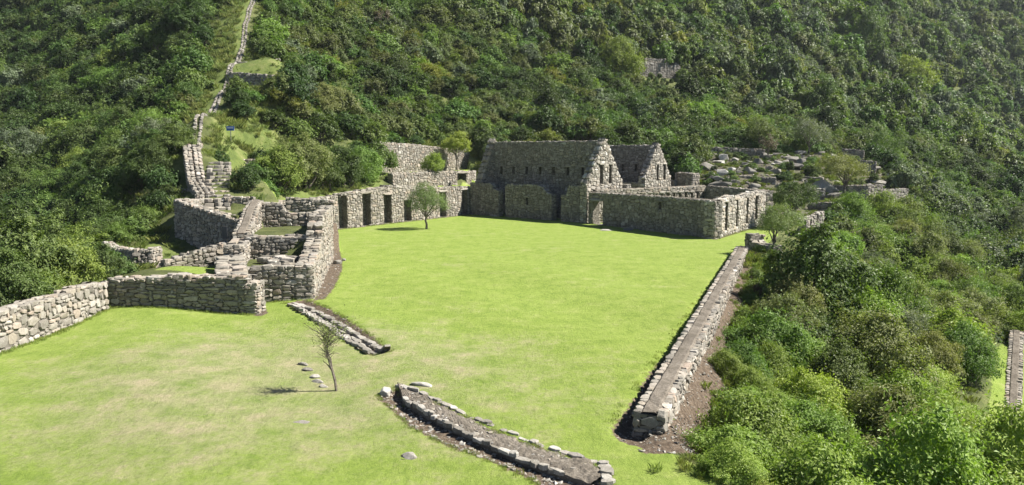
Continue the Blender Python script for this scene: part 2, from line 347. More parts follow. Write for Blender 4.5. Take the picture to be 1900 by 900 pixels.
class Ruin:
    """One thing made of dry stone walls. single=True: the wall's heart is itself the thing."""
    def __init__(s, name, label, cat, loc, single=False, group=None, mat=None, limit=300, minpx=9.0, seed=1):
        s.name, s.label, s.cat, s.group = name, label, cat, group
        s.loc = np.array(loc, float); s.single = single; s.mat = mat or M_STONE
        s.limit, s.minpx = limit, minpx; s.rng = random.Random(seed); s.rec = []
        s.root = None
        if not single:
            s.root = link(name, None, loc); tag(s.root, label, cat, group)
    def wall(s, part, p0, p1, th, prof, openings=(), hr=(0.13, 0.26), wr=(0.24, 0.55), faces="front back end0 end1 top",
             cap=None, prot=(0.005, 0.042), sink=0.5, part_label=None, mat=None):
        wmat = mat or s.mat
        rng = s.rng
        p0 = np.array(p0[:2], float); p1 = np.array(p1[:2], float); L = float(np.hypot(*(p1 - p0)))
        u = (p1 - p0) / L; n = np.array((u[1], -u[0]))
        us = [p[0] for p in prof]
        def Z(x, k, side=0):
            x = x + side * 1e-4
            if x <= us[0]: return prof[0][k]
            for a, b in zip(prof, prof[1:]):
                if a[0] <= x <= b[0]:
                    if b[0] - a[0] < 1e-6: continue
                    return a[k] + (b[k] - a[k]) * (x - a[0]) / (b[0] - a[0])
            return prof[-1][k]
        # heart of the wall
        V, F = [], []
        rec = 0.035
        def box(a, b, z0a, z0b, z1a, z1b, d0, d1):
            if min(z1a - z0a, z1b - z0b) < -1e-6: return
            o = len(V)
            for (x, d, zz) in ((a, d0, z0a), (b, d0, z0b), (b, d1, z0b), (a, d1, z0a), (a, d0, z1a), (b, d0, z1b), (b, d1, z1b), (a, d1, z1a)):
                q = p0 + u * x - n * d
                V.append((q[0] - s.loc[0], q[1] - s.loc[1], zz - s.loc[2]))
            F.extend([(o, o + 3, o + 2, o + 1), (o + 4, o + 5, o + 6, o + 7), (o, o + 1, o + 5, o + 4), (o + 1, o + 2, o + 6, o + 5), (o + 2, o + 3, o + 7, o + 6), (o + 3, o, o + 4, o + 7)])
        cuts = sorted(set([0.0, L] + [min(max(x, 0), L) for x in us] + [min(max(v, 0), L) for op in openings for v in op[:2]]))
        for a, b in zip(cuts, cuts[1:]):
            if b - a < 1e-4: continue
            z0a, z0b = Z(a, 1, 1) - sink, Z(b, 1, -1) - sink
            z1a, z1b = Z(a, 2, 1) - 0.03, Z(b, 2, -1) - 0.03
            ops = sorted([op for op in openings if op[0] < (a + b) / 2 < op[1]], key=lambda q: q[2])
            lo_a, lo_b = z0a, z0b
            e0 = rec if a < 1e-4 else 0; e1 = rec if b > L - 1e-4 else 0
            aa, bb = a + e0, b - e1
            for op in ops:
                box(aa, bb, lo_a, lo_b, min(op[2], z1a), min(op[2], z1b), rec, th - rec)
                if op[4] is not None: box(aa, bb, op[2], op[2], min(op[3], z1a), min(op[3], z1b), op[4], th - rec)
                lo_a = lo_b = op[3]
            if lo_a < z1a and lo_b < z1b: box(aa, bb, lo_a, lo_b, z1a, z1b, rec, th - rec)
        me = mesh_np(part, np.array(V), np.array(F), M_CORE)
        if s.single and s.root is None:
            core = link(s.name, me, s.loc); tag(core, s.label, s.cat, s.group); s.root = core
        else:
            core = link(part, me, (0, 0, 0), s.root)
            if part_label: core["label"] = part_label
        zmin = min(p[1] for p in prof) - 0.1; zmax = max(p[2] for p in prof) + 0.05
        u3 = (u[0], u[1], 0); n3 = (n[0], n[1], 0)
        def add(c, uu, nn, w, d, h, vis=True, tilt=0.11):
            M = frame_matrix(c, uu, nn, w, d, h, rng, tilt)
            D = max(c[1], 3)
            to = Vector((-c[0], -c[1], CAM_H - c[2])).normalized()
            facing = to.dot(Vector(nn).normalized())
            px = math.sqrt(w * h) * FPX / D if facing > 0.05 else 0
            if px: px *= min(1, facing * 2 + 0.2)
            s.rec.append((px, M, rng.randrange(NPROTO), core, wmat))
        def ok(sv, zc, h, w):
            if sv < 0 or sv > L: return False
            if zc < Z(sv, 1) - 0.16 or zc + 0.15 * h > Z(sv, 2): return False
            return True
        for op in openings:
            um = (op[0] + op[1]) / 2
            if op[3] + .1 < Z(um, 2) and 'front' in faces.split():
                for nn_, bs in ((n, 0.0),) + (((-n, th),) if op[4] is None else ()):
                    q = p0 + u * um - n * bs - nn_ * .04
                    add((q[0], q[1], op[3] + .10), (u[0], u[1], 0), (nn_[0], nn_[1], 0), op[1] - op[0] + .42, .26, .2, tilt=.03)
        for face, nn, base in (("front", n, 0.0), ("back", -n, th)):
            if face not in faces.split(): continue
            uu = u if face == "front" else -u
            for (a, b, z0, z1) in layout(L, zmin, zmax, hr, wr, rng):
                a, b = max(a, 0.0), min(b, L)
                if b - a < 0.08: continue
                sv, zc = (a + b) / 2, (z0 + z1) / 2
                wob = 0.05 * math.sin(sv * 1.3 + zc * 2)
                z0 += wob; z1 += wob; zc += wob
                if not ok(sv, zc, z1 - z0, b - a): continue
                bad = False
                for op in openings:
                    if op[4] is not None and face == "back": continue
                    if op[2] < zc < op[3]:
                        if op[0] < sv < op[1]: bad = True
                        else:
                            if a < op[0] < b: b = op[0]
                            if a < op[1] < b: a = op[1]
                    elif op[0] < sv < op[1]:
                        if z0 < op[2] < z1: z1 = op[2]
                        if z0 < op[3] < z1: z0 = op[3]
                if bad or b - a < 0.06 or z1 - z0 < 0.04: continue
                sv, zc = (a + b) / 2, (z0 + z1) / 2
                d = 0.20; pr = rng.uniform(*prot)
                q = p0 + u * sv - n * (base if face == "front" else base) + np.array(nn) * (pr - d * 0.47)
                add((q[0], q[1], zc), (uu[0], uu[1], 0), (nn[0], nn[1], 0), (b - a) * 0.97 - 0.012, d, (z1 - z0) * 0.97 - 0.010)
        for face, sx, nn, uu in (("end0", 0.0, -u, n), ("end1", L, u, -n)):
            if face not in faces.split(): continue
            zt = Z(sx, 2, 1 if sx == 0 else -1); zb = Z(sx, 1, 1 if sx == 0 else -1)
            if zt - zb < 0.15: continue
            for (a, b, z0, z1) in layout(th, zb - 0.1, zt, hr, (wr[0], min(wr[1], th * 0.8)), rng):
                a, b = max(a, 0.02), min(b, th - 0.02)
                zc = (z0 + z1) / 2
                if b - a < 0.08 or zc + 0.2 * (z1 - z0) > zt: continue
                d = 0.20; pr = rng.uniform(*prot)
                q = p0 + u * sx - n * ((a + b) / 2) + nn * (pr - d * 0.47)
                add((q[0], q[1], zc), (uu[0], uu[1], 0), (nn[0], nn[1], 0), (b - a) * 0.96, d, (z1 - z0) * 0.95)
        if "top" in faces.split() and cap is None:
            x = 0.0
            while x < L:
                z0 = Z(min(x + 0.05, L), 2); slope = abs(Z(min(x + 0.3, L), 2) - z0) / 0.3
                w = rng.uniform(wr[0], wr[1] * 1.15); sg = (Z(min(x + 0.3, L), 2) - z0) / 0.3
                steep = 0.35 < abs(sg) < 6
                if steep: w = w / math.hypot(1, sg)
                if x + w > L: w = L - x
                if w > 0.05:
                    sv = x + w / 2; zt = Z(sv, 2)
                    blocked = any(op[0] < sv < op[1] and op[3] >= zt - 0.05 for op in openings)
                    if not blocked and zt - Z(sv, 1) > 0.1:
                        acr = [0, th] if th < 0.45 else [0, th * rng.uniform(0.4, 0.6), th]
                        uu, nn, ww = u3, (0, 0, 1), w
                        if steep:
                            q_ = math.hypot(1, sg); uu = (u[0] / q_, u[1] / q_, sg / q_); nn = (-u[0] * sg / q_, -u[1] * sg / q_, 1 / q_); ww = w * q_
                        for a, b in zip(acr, acr[1:]):
                            h = rng.uniform(0.10, 0.20) * (1.3 if steep else 1); q = p0 + u * sv - n * ((a + b) / 2)
                            add((q[0], q[1], zt - 0.05 + rng.uniform(-0.03, 0.04)), uu, nn, ww * 1.0, h, (b - a) * 1.02, tilt=0.12)
                x += max(w, 0.06)
        if cap is not None:
            VV, FFF = [], []
            xs = np.linspace(0.05, L - 0.05, max(3, int(L / 0.4)))
            for x in xs:
                zt = Z(x, 2)
                for k, (dd, up) in enumerate(((0.10, -0.06), (th * 0.3, 0.035), (th * 0.7, 0.04), (th - 0.10, -0.06))):
                    q = p0 + u * x - n * dd
                    VV.append((q[0] - s.loc[0], q[1] - s.loc[1], zt + up + rng.uniform(-0.02, 0.03) - s.loc[2]))
            for i in range(len(xs) - 1):
                for k in range(3):
                    FFF.append((i * 4 + k, (i + 1) * 4 + k, (i + 1) * 4 + k + 1, i * 4 + k + 1))
            link("earth_capping", mesh_np("earth_capping", np.array(VV), np.array(FFF), cap), (0, 0, 0), core if not s.single else s.root)
            for side in (0.08, th - 0.08):
                x = 0.0
                while x < L:
                    w = rng.uniform(wr[0], wr[1]); w = min(w, L - x)
                    if w > 0.1 and Z(x + w / 2, 2) - Z(x + w / 2, 1) > 0.1:
                        q = p0 + u * (x + w / 2) - n * side
                        add((q[0], q[1], Z(x + w / 2, 2) - 0.05), u3, (0, 0, 1), w, rng.uniform(0.1, 0.16), rng.uniform(0.14, 0.26), tilt=0.15)
                    x += max(w, 0.1)
        return core
    def stone(s, c, u, n, w, d, h, parent=None, tilt=0.1):
        M = frame_matrix(c, u, n, w, d, h, s.rng, tilt)
        s.rec.append((math.sqrt(w * h) * FPX / max(c[1], 3), M, s.rng.randrange(NPROTO), parent or s.root, s.mat))
    def finish(s, joined="masonry"):
        s.rec.sort(key=lambda r: -r[0])
        rest = {}
        for i, (px, M, pi, core, wm) in enumerate(s.rec):
            if i < s.limit and px >= s.minpx: stone_object("stone", M, pi, wm, s.loc, core)
            else: rest.setdefault(core.name, (core, [], wm))[1].append((M, pi))
        for core, lst, wm in rest.values(): stones_joined(joined, lst, wm, s.loc, core)
        return s.root

# ------------------------------------------------------------------ the lie of the land
W1A, W1B = gp(-160, 715), gp(203, 577)
W2A, W2B = gp(200, 574), gp(478, 580)
C1 = gp(583, 557); HFL = (-11.35, 30.7); HR2 = (-10.6, 44.5)
N0, N1 = gp(612, 427.5), gp(872, 398)
H0, H1 = np.array(gp(872, 398)), np.array(gp(1088, 414.5))
KA, KD = np.array(gp(1325, 444)), np.array(gp(1091, 415))
KB = np.array((22.5, 66.9)); KC = np.array((19.3, 75.0))
PA, PB = np.array((2.98, 15.9)), np.array((14.1, 45.8))          # the long low wall on the right
PAR = (PB - PA) / np.hypot(*(PB - PA)); PARN = np.array((PAR[1], -PAR[0]))
TD1 = (H1 - H0) / np.hypot(*(H1 - H0)); TD2 = np.array((-TD1[1], TD1[0]))   # along / behind the halls
if TD2[1] < 0: TD2 = -TD2

CTRL = []
def cp(px, py, D, dz=0.0):
    x, y, z = at(px, py, D); CTRL.append((x, y, z + dz))
for a in ((375, 362, 47), (352, 272, 53), (372, 218, 60), (430, 130, 75), (456, 50, 91), (470, 0, 100)): cp(*a)
for a in ((0, 0, 140), (200, 0, 122), (330, 0, 110), (0, 150, 105), (200, 150, 92), (310, 150, 83), (0, 300, 75), (150, 300, 67), (270, 300, 59),
          (0, 400, 55), (150, 400, 50), (250, 395, 49), (0, 470, 42), (100, 500, 36.5), (-200, 450, 48), (-300, 200, 110), (-250, 650, 30)): cp(*a, -1.2)
for a in ((210, 515, 34.5), (150, 540, 32), (50, 565, 28.5), (330, 492, 33.5), (380, 495, 33.8), (250, 512, 36), (320, 458, 42), (260, 455, 41)): cp(*a)
for a in ((600, 0, 118), (600, 150, 92), (600, 290, 69), (500, 310, 59), (520, 200, 75), (700, 220, 82), (800, 0, 130), (800, 150, 104), (800, 240, 90), (900, 240, 93),
          (1000, 0, 148), (1000, 150, 115), (1000, 240, 92), (1150, 250, 94), (1200, 0, 180), (1300, 120, 140), (1300, 200, 115), (1270, 262, 96), (1230, 60, 160),
          (1400, 0, 220), (1400, 100, 170), (1400, 190, 130)): cp(*a, -1.5)
for a in ((1230, 140, 138), (1340, 290, 92), (1420, 300, 90), (1500, 300, 92), (1350, 330, 80), (1450, 350, 78), (1560, 330, 86), (1600, 365, 80), (1500, 395, 69), (1560, 400, 70),
          (1620, 310, 92), (1420, 390, 68), (1420, 440, 58)): cp(*a)
for a in ((1420, 245, 108), (1550, 250, 115), (1600, 100, 200), (1600, 200, 150), (1650, 280, 110), (1600, 0, 260), (1800, 0, 330), (1900, 0, 350), (1800, 100, 270), (1900, 100, 290),
          (1750, 200, 205), (1900, 200, 235), (1885, 310, 180), (1800, 250, 170), (2100, 100, 330), (2100, 300, 230), (2300, 0, 420)): cp(*a, -1.5)
for a in ((1760, 300, 112), (1840, 330, 108), (1700, 340, 98), (1700, 410, 80), (1800, 410, 84), (1900, 440, 84), (1610, 425, 62), (1700, 490, 54), (1800, 510, 54), (1900, 530, 55),
          (1550, 510, 41), (1650, 570, 36), (1750, 610, 35), (1840, 600, 40), (2100, 500, 60), (1470, 480, 49), (1500, 610, 29.5), (1450, 710, 23.5), (1500, 820, 19), (1650, 810, 20), (1600, 700, 25),
          (1400, 860, 16.2), (1750, 750, 25)): cp(*a, -1.3)
for a in ((1890, 640, 39), (1890, 720, 34), (1890, 800, 29.5), (1860, 850, 26), (2000, 700, 36), (2100, 900, 26)): cp(*a)
for X, Y, Z in ((0, -40, -3), (-60, -40, -6), (60, -40, -14), (-45, 15, -3), (-80, 40, -4), (45, 15, -9), (80, 40, -10), (0, 0, 0), (-10, 8, 0), (8, 4, -1.5),
                (-10, 20, 0), (0, 20, 0), (-5, 30, 0), (5, 40, 0), (0, 55, 0), (10, 50, 0), (-7, 45, 0), (5, 62, 0), (-6, 70, .6), (10, 72, .3), (16, 66, .3), (16, 80, 1.2), (6, 80, 1.0), (0, 84, 2.5),
                (14, 52, 0.0), (4.5, 16, -.55), (6.6, 22, -.6), (10, 31, -.5), (13.5, 40, -.3), (16, 46, 0), (19, 52, .2)): CTRL.append((X, Y, Z))
for px, py, D in ((425, 163, 73.4), (470, 164, 73.2), (520, 166, 73), (515, 190, 70.8), (460, 182, 70.5), (425, 180, 69.5), (470, 135, 75.5), (515, 135, 76), (460, 116, 78.2), (505, 112, 79.5), (470, 108, 81), (450, 345, 56), (520, 350, 56), (600, 352, 60), (680, 340, 67), (560, 335, 62), (640, 330, 68)): cp(px, py, D)
CTRL = np.array(CTRL)
def _tps():
    P = CTRL[:, :2] / 50.0; n = len(P)
    d2 = ((P[:, None] - P[None]) ** 2).sum(-1)
    K = 0.5 * d2 * np.log(d2 + 1e-12) + np.eye(n) * 4e-4
    A = np.zeros((n + 3, n + 3)); A[:n, :n] = K; A[:n, n] = 1; A[:n, n + 1:] = P; A[n, :n] = 1; A[n + 1:, :n] = P.T
    return P, np.linalg.solve(A, np.concatenate([CTRL[:, 2], np.zeros(3)]))
_P, _W = _tps()
def tps(X, Y):
    Q = np.stack([np.ravel(X), np.ravel(Y)], 1) / 50.0
    out = np.empty(len(Q))
    for i in range(0, len(Q), 20000):
        q = Q[i:i + 20000]; d2 = ((q[:, None] - _P[None]) ** 2).sum(-1)
        out[i:i + 20000] = (0.5 * d2 * np.log(d2 + 1e-12)) @ _W[:-3] + _W[-3] + q @ _W[-2:]
    return out
def seg_dist(X, Y, a, b):
    dx, dy = b[0] - a[0], b[1] - a[1]; L2 = dx * dx + dy * dy + 1e-12
    t = np.clip(((X - a[0]) * dx + (Y - a[1]) * dy) / L2, 0, 1)
    return np.hypot(X - a[0] - t * dx, Y - a[1] - t * dy)
def poly_sdf(X, Y, P):                  # positive inside
    d = np.full(X.shape, 1e9); ins = np.zeros(X.shape, bool)
    for (x0, y0), (x1, y1) in zip(P, P[1:] + P[:1]):
        d = np.minimum(d, seg_dist(X, Y, (x0, y0), (x1, y1)))
        c = (y0 > Y) != (y1 > Y)
        ins ^= c & (X < (x1 - x0) * (Y - y0) / (y1 - y0 + 1e-12) + x0)
    return np.where(ins, d, -d)
def line_dist(X, Y, pts):
    return np.minimum.reduce([seg_dist(X, Y, a, b) for a, b in zip(pts, pts[1:])])
def G2(lst): return [gp(*p) for p in lst]
T1 = lambda p, k=0.35: (p[0] - TDN[0] * k, p[1] - TDN[1] * k)
_nd = (np.array(N1) - np.array(N0)); _nd = _nd / np.hypot(*_nd); TDN = np.array((_nd[1], -_nd[0]))   # faces the plaza
_w1 = np.array(W1B) - np.array(W1A); _w1 = _w1 / np.hypot(*_w1); _w1n = np.array((_w1[1], -_w1[0])) * .32
NW0 = (N0[0] - _nd[0] * 6.5 - TDN[0] * .6, N0[1] - _nd[1] * 6.5 - TDN[1] * .6)
PLAZA = [(-22, -25), tuple(np.array(W1A) - _w1n), tuple(np.array(W1B) - _w1n), (W2A[0], W2A[1] + .3), (W2B[0] - .5, W2B[1] + .35), (-11.7, 31.0), (C1[0] - .3, C1[1] + .3), (HR2[0] - .3, HR2[1]), (-11.2, 48.2), (-14.8, 48.3), (NW0[0] - .5, NW0[1] - .3),
         tuple(np.array(N0) - TDN * .85), tuple(np.array(N1) - TDN * .85), tuple(H0 + TD2 * .5), (H1[0] + 14, H1[1] + 12), tuple(KB + np.array((.5, .3))), (20.3, 57.5), (16.2, 49),
         tuple(PB), tuple(PA), (3.3, 14.6), (4.2, 12.6), (5.5, 9), (5.5, -25)]
NW = lambda k, back: tuple(np.array(N0) + _nd * k - TDN * back)       # along the niche wall / behind it
NL = float(np.hypot(*(np.array(N1) - np.array(N0))))
ROOM1 = [(-12.0, 31.3), (-8.7, 31.6), (-9.5, 36.0), (-12.9, 36.0)]
ROOM2 = [(-13.3, 36.0), (-9.5, 36.0), (-10.9, 44.4), (-14.8, 44.4)]
LANDING = [(-19.2, 43.2), (-17.5, 41.8), (-15.9, 40.8), (-14.5, 39.9), (-14.3, 44), (-15, 46.2), (-18.6, 46.5)]
def k_px(px, back):                     # how far along the niche wall's direction the sight column px lies
    a = NW(0, back); k = (px - 950.0) / (FPX * CT); return (k * a[1] - a[0]) / (_nd[0] - k * _nd[1])
K2, K3 = k_px(731, 2.9), k_px(703, 6.4)
TERR1 = [NW(K2 + .3, .85), NW(NL + 2, .85), NW(NL + 5.5, 2.9), NW(K2 + .3, 2.9)]
TERR2 = [NW(K2 + .3, 3.5), NW(NL + 5, 3.5), NW(NL + 9, 6.6), NW(K3 - .5, 6.6)]
FLATS = [(ROOM1, 1.10), (ROOM2, 2.0), (LANDING, 2.75), (TERR1, 2.75), (TERR2, 4.35)]
def sm(x, a, b):
    t = np.clip((x - a) / (b - a), 0, 1); return t * t * (3 - 2 * t)
CH1 = G2([(530, 562), (566, 558), (604, 572), (660, 606), (727, 652), (690, 661), (640, 636), (590, 603)])
CH2 = G2([(700, 732), (735, 716), (800, 748), (880, 788), (960, 822), (1040, 850), (1128, 880), (1130, 925), (1010, 930), (985, 890), (900, 853), (830, 826), (765, 793)])
HSTRIP = G2([(583, 560), (604, 557), (622, 530), (636, 498), (634, 478), (626, 452), (612, 452)])
W2DIRT = G2([(470, 583), (478, 566), (494, 571), (497, 579), (484, 584)])
LAWN_EXTRA = [[(-15.6, 32.6), (-12.6, 31.2), (-13.4, 35.4), (-15.6, 35.3)]]
RLAWN = [at(1868, 620, 40)[:2], at(1868, 830, 28)[:2], (60, 22), (60, 46)]
def lateral(X, Y): return (X - PA[0]) * PARN[0] + (Y - PA[1]) * PARN[1], (X - PA[0]) * PAR[0] + (Y - PA[1]) * PAR[1]
PLEN = float(np.hypot(*(PB - PA)))
def dirt_sdf(X, Y):
    d = np.maximum.reduce([poly_sdf(X, Y, P) for P in (CH1, CH2, HSTRIP, W2DIRT)])
    la, lo = lateral(X, Y); dist = seg_dist(X, Y, PA, PB)
    wl = np.where(la < 0, 0.28 + 0.50 * sm(lo, 30, 0), 1.15 - .3 * sm(lo, 20, 34))
    return np.maximum.reduce([d, wl - dist, -0.02 - seg_dist(X, Y, W1A, W1B), 0.25 - seg_dist(X, Y, N0, N1), 0.25 - seg_dist(X, Y, KA, KB)])
def channel_drop(X, Y):
    la, lo = lateral(X, Y); dist = seg_dist(X, Y, PA, PB)
    z = -0.11 * sm(poly_sdf(X, Y, CH2), -0.02, 0.28) - 0.13 * sm(poly_sdf(X, Y, CH1), 0.0, 0.2)
    z = z - np.where(la < 0, 0.16 * sm(0.85 - dist, 0, .3), 0.0)
    return z
def ground_z(X, Y):
    X, Y = np.asarray(X, float).ravel(), np.asarray(Y, float).ravel()
    z = tps(X, Y)
    z = np.clip(z, -40, 160)
    sp = poly_sdf(X, Y, PLAZA)
    rolling = 0.07 * np.sin(X * .45 + .6) * np.cos(Y * .33) + 0.14 * np.exp(-((X + 13.4) ** 2 / 6 + (Y - 28.6) ** 2 / 3)) + 0.05 * np.sin(X * .9 + Y * .5)
    far = sm(Y, 55, 30)
    la, lo = lateral(X, Y)
    soft = (la > -1.0) & (lo > -6) & (lo < 50)
    w = np.where(soft, sm(sp, -1.1, 0.0), (sp > 0).astype(float))
    z = z * (1 - w) + w * rolling * far
    al = (X - N0[0]) * _nd[0] + (Y - N0[1]) * _nd[1]; bk = -((X - N0[0]) * TDN[0] + (Y - N0[1]) * TDN[1]) - .85
    capm = (al > -8) & (al < NL) & (bk > 0) & (bk < 6)
    z = np.where(capm, np.minimum(z, 2.6 + np.where(al < 0, .42 + .10 * np.clip(-al, 0, 6), .42) * bk), z)
    for P, h in FLATS:
        z = np.where(poly_sdf(X, Y, P) > 0, h, z)
    z = z + channel_drop(X, Y)
    rough = 0.25 * np.sin(X * .8 + 1.3 * np.sin(Y * .37)) * np.sin(Y * .7 + np.sin(X * .5)) * sm(sp, -1.5, -8) * sm(-z, 6, -3)
    return z + rough
def gz(x, y): return float(ground_z(np.array([x]), np.array([y]))[0])

PATHPX = [(378, 366, 46.5), (360, 315, 49.5), (352, 278, 52.8), (357, 248, 56), (374, 210, 61.5), (410, 155, 70.5), (440, 103, 80), (455, 50, 91), (471, -6, 101)]
PATH = [at(*p)[:2] for p in PATHPX]
STAIR = [at(402, 390, 45)[:2], at(409, 300, 52.5)[:2], at(440, 275, 56)[:2], at(458, 248, 60)[:2], at(478, 205, 67)[:2], at(470, 165, 72)[:2]]
GLADES = [[at(400, 60, 90)[:2], at(445, 0, 104)[:2], at(468, 0, 103)[:2], at(436, 120, 78)[:2], at(372, 215, 61)[:2], at(355, 210, 63)[:2]],
          [at(430, 360, 54)[:2], at(560, 355, 57)[:2], at(720, 342, 69)[:2], at(700, 322, 73)[:2], at(560, 330, 63)[:2], at(470, 335, 58)[:2]],
          [at(400, 290, 53)[:2], at(400, 215, 62)[:2], at(500, 180, 74)[:2], at(500, 215, 70)[:2], at(450, 290, 57)[:2]],
          [at(1300, 330, 82)[:2], at(1310, 285, 92)[:2], at(1560, 270, 100)[:2], at(1640, 310, 95)[:2], at(1690, 380, 80)[:2], at(1500, 420, 66)[:2], at(1400, 400, 66)[:2]],
          [at(180, 510, 36)[:2], at(190, 460, 41)[:2], at(330, 455, 42)[:2], at(330, 490, 36)[:2]],
          [at(425, 135, 74)[:2], at(520, 135, 75)[:2], at(520, 110, 79)[:2], at(440, 108, 80)[:2]],
          [at(1398, 475, 45)[:2], at(1420, 440, 52)[:2], at(1440, 470, 47)[:2], at(1400, 540, 36)[:2]],
          [at(700, 265, 84)[:2], at(900, 268, 86)[:2], at(900, 245, 90)[:2], at(700, 248, 88)[:2]],
          [at(1846, 630, 39)[:2], at(1885, 600, 42)[:2], at(1890, 900, 24)[:2], at(1826, 900, 23)[:2]]]

def build_ground():
    def axis(parts):
        out = []
        for a, b, st in parts: out.append(np.arange(a, b - 1e-6, st))
        return np.concatenate(out + [[parts[-1][1]]])
    xs = axis([(-420, -120, 15), (-120, -60, 3), (-60, -24, 1.0), (-24, 24, 0.2), (24, 70, 0.9), (70, 150, 3), (150, 600, 15)])
    ys = axis([(-120, 0, 8), (0, 11, 1.0), (11, 48, 0.2), (48, 92, 0.4), (92, 150, 1.6), (150, 330, 4), (330, 700, 15)])
    X, Y = np.meshgrid(xs, ys); nx, ny = len(xs), len(ys)
    Xr, Yr = X.ravel(), Y.ravel()
    Z = ground_z(Xr, Yr)
    i = (np.arange(ny - 1)[:, None] * nx + np.arange(nx - 1)[None]).ravel()
    F = np.stack([i, i + 1, i + nx + 1, i + nx], 1)
    me = mesh_np("ground", np.stack([Xr, Yr, Z], 1), F, M_GROUND)
    shade_smooth(me)
    sp = poly_sdf(Xr, Yr, PLAZA)
    lawn = sp + 0.12
    for P in LAWN_EXTRA + [TERR1, TERR2, RLAWN, GLADES[8]]: lawn = np.maximum(lawn, poly_sdf(Xr, Yr, P))
    lawn = np.clip(lawn, -2, 2)
    dry = 1.0 * np.exp(-(((Xr + 6.5) / 7.0) ** 2 + ((Yr - 20) / 7.0) ** 2) ** 1.3) + 0.12 * np.exp(-((Xr - 1) / 4) ** 2 - ((Yr - 20) / 5) ** 2) - 0.12
    glade = np.maximum.reduce([sm(poly_sdf(Xr, Yr, P), -1.2, 0.8) for P in GLADES[:3] + GLADES[4:]])
    glade = np.maximum(glade, sm(2.2 - line_dist(Xr, Yr, STAIR[2:]), 0, 1))
    for nm, arr in (("lawn", lawn), ("dirt", np.clip(dirt_sdf(Xr, Yr), -2, 2)), ("dry", dry), ("glade", glade), ("rocky", sm(poly_sdf(Xr, Yr, GLADES[3]), -1.5, 1))):
        a = me.attributes.new(nm, 'FLOAT', 'POINT'); a.data.foreach_set("value", arr.astype(np.float32))
    o = link("ground", me); o["kind"] = "structure"
build_ground()

# ------------------------------------------------------------------ dry stone walls
def wpx(pxl, pxr, Dl, Dr, tl, tr, bl, br):
    """ends of a wall read off two sight lines: plan points and heights"""
    a, b = at(pxl, tl, Dl), at(pxr, tr, Dr); L = math.hypot(b[0] - a[0], b[1] - a[1])
    return (a[0], a[1]), (b[0], b[1]), L, a[2], b[2], at(pxl, bl, Dl)[2], at(pxr, br, Dr)[2]
def on_line(px, p0, p1):                # metres along the wall line where sight column px meets it, and the depth there
    k = (px - 950.0) / (FPX * CT)       # good enough near the horizon row
    d = np.array(p1, float) - np.array(p0, float); L = np.hypot(*d); d = d / L
    t = (k * p0[1] * 1.0 - p0[0]) / (d[0] - k * d[1])
    return t, p0[1] + d[1] * t
def z_at(py, D): return at(950, py, D)[2]
def up(px, py, p0, p1):
    t, D = on_line(px, p0, p1); return t, z_at(py, D)
def base(p, z=0): return (p[0], p[1], z)

# low sunlit wall at the left edge
r = Ruin("stone_wall", "sunlit low wall of pale fieldstones bordering the lawn at the photo's left edge", "wall", base(W1B), True, seed=2)
p0, p1 = W1A, W1B; L = math.hypot(p1[0] - p0[0], p1[1] - p0[1])
prof = [(0, 0, 0.95)] + [(up(px, py, p0, p1)[0], 0, up(px, py, p0, p1)[1]) for px, py in ((0, 577), (60, 560), (118, 545), (150, 531))] + [(L, 0, up(203, 521, p0, p1)[1])]
p0b = np.array(p0); 
r.wall("wall", p0, p1, 0.6, prof, hr=(0.15, 0.26), wr=(0.22, 0.5)); r.finish()
# shaded retaining wall
r = Ruin("stone_wall", "long shaded retaining wall along the top of the foreground lawn", "wall", base(W2A), True, seed=3)
p0, p1 = W2A, W2B; L = math.hypot(p1[0] - p0[0], p1[1] - p0[1])
f = lambda px, py: (up(px, py, p0, p1)[0], -.1, up(px, py, p0, p1)[1])
a = f(452, 514)
r.wall("wall", p0, p1, 0.75, [(0, -.1, f(203, 520)[2]), f(300, 514), a, (a[0] + .01, -.1, f(452, 526)[2]), (L, -.1, f(478, 526)[2])], hr=(0.075, 0.165), wr=(0.22, 0.62))
r.finish()
# walls leading back from it
r = Ruin("stone_wall", "broad sunlit wall running back from the shaded retaining wall beside the small court", "wall", base((-10.9, 29.7)), True, seed=4)
r.wall("wall", (-10.45, 29.55), (-12.0, 33.5), 1.2, [(0, 0, 1.36), (4.3, .6, 1.62)], faces="back front end0 end1 top", hr=(0.085, 0.165), wr=(0.22, 0.52))
r.finish()

# the stepped house with three rooms
r = Ruin("house_ruin", "roofless stepped house of rough stone walls at the left of the green plaza", "ruin", base(C1), seed=5)
r.wall("front_wall", HFL, C1, 0.7, [(0, 0, 1.35), (.6, 0, 1.38), (1.2, 0, 1.5), (3.2, 0, 1.46)], hr=(0.085, 0.19), wr=(0.24, 0.62), faces="front back end0 end1 top")
RW = lambda k: (C1[0] + (HR2[0] - C1[0]) * k, C1[1] + (HR2[1] - C1[1]) * k)
r.wall("side_wall", RW(0.0), HR2, 0.75, [(0, -.2, 1.46), (1.5, -.2, 1.5), (3, -.2, 1.7), (4.4, -.2, 1.95), (5.2, -.2, 2.1), (5.25, -.2, 2.35), (5.7, -.2, 2.4), (5.72, -.2, 2.7), (6.3, -.2, 2.75), (6.32, -.2, 3.04), (9, -.2, 3.1), (11, -.2, 2.95), (13.2, -.2, 3.1)],
       hr=(0.095, 0.19), wr=(0.2, 0.45))
r.wall("partition_wall", (-12.75, 35.75), (-9.65, 36.3), 0.6, [(0, .9, 2.2), (1.6, .9, 2.15), (3.1, .9, 2.2)], hr=(0.085, 0.165), wr=(0.22, 0.52))
r.wall("back_wall", (-14.3, 43.0), (-11.0, 43.6), 0.7, [(0, 1.8, 3.35), (1.15, 1.8, 3.3), (1.2, 1.8, 2.95), (1.6, 1.8, 2.75), (3.3, 1.8, 2.75)], hr=(0.10, 0.18), wr=(0.24, 0.52))
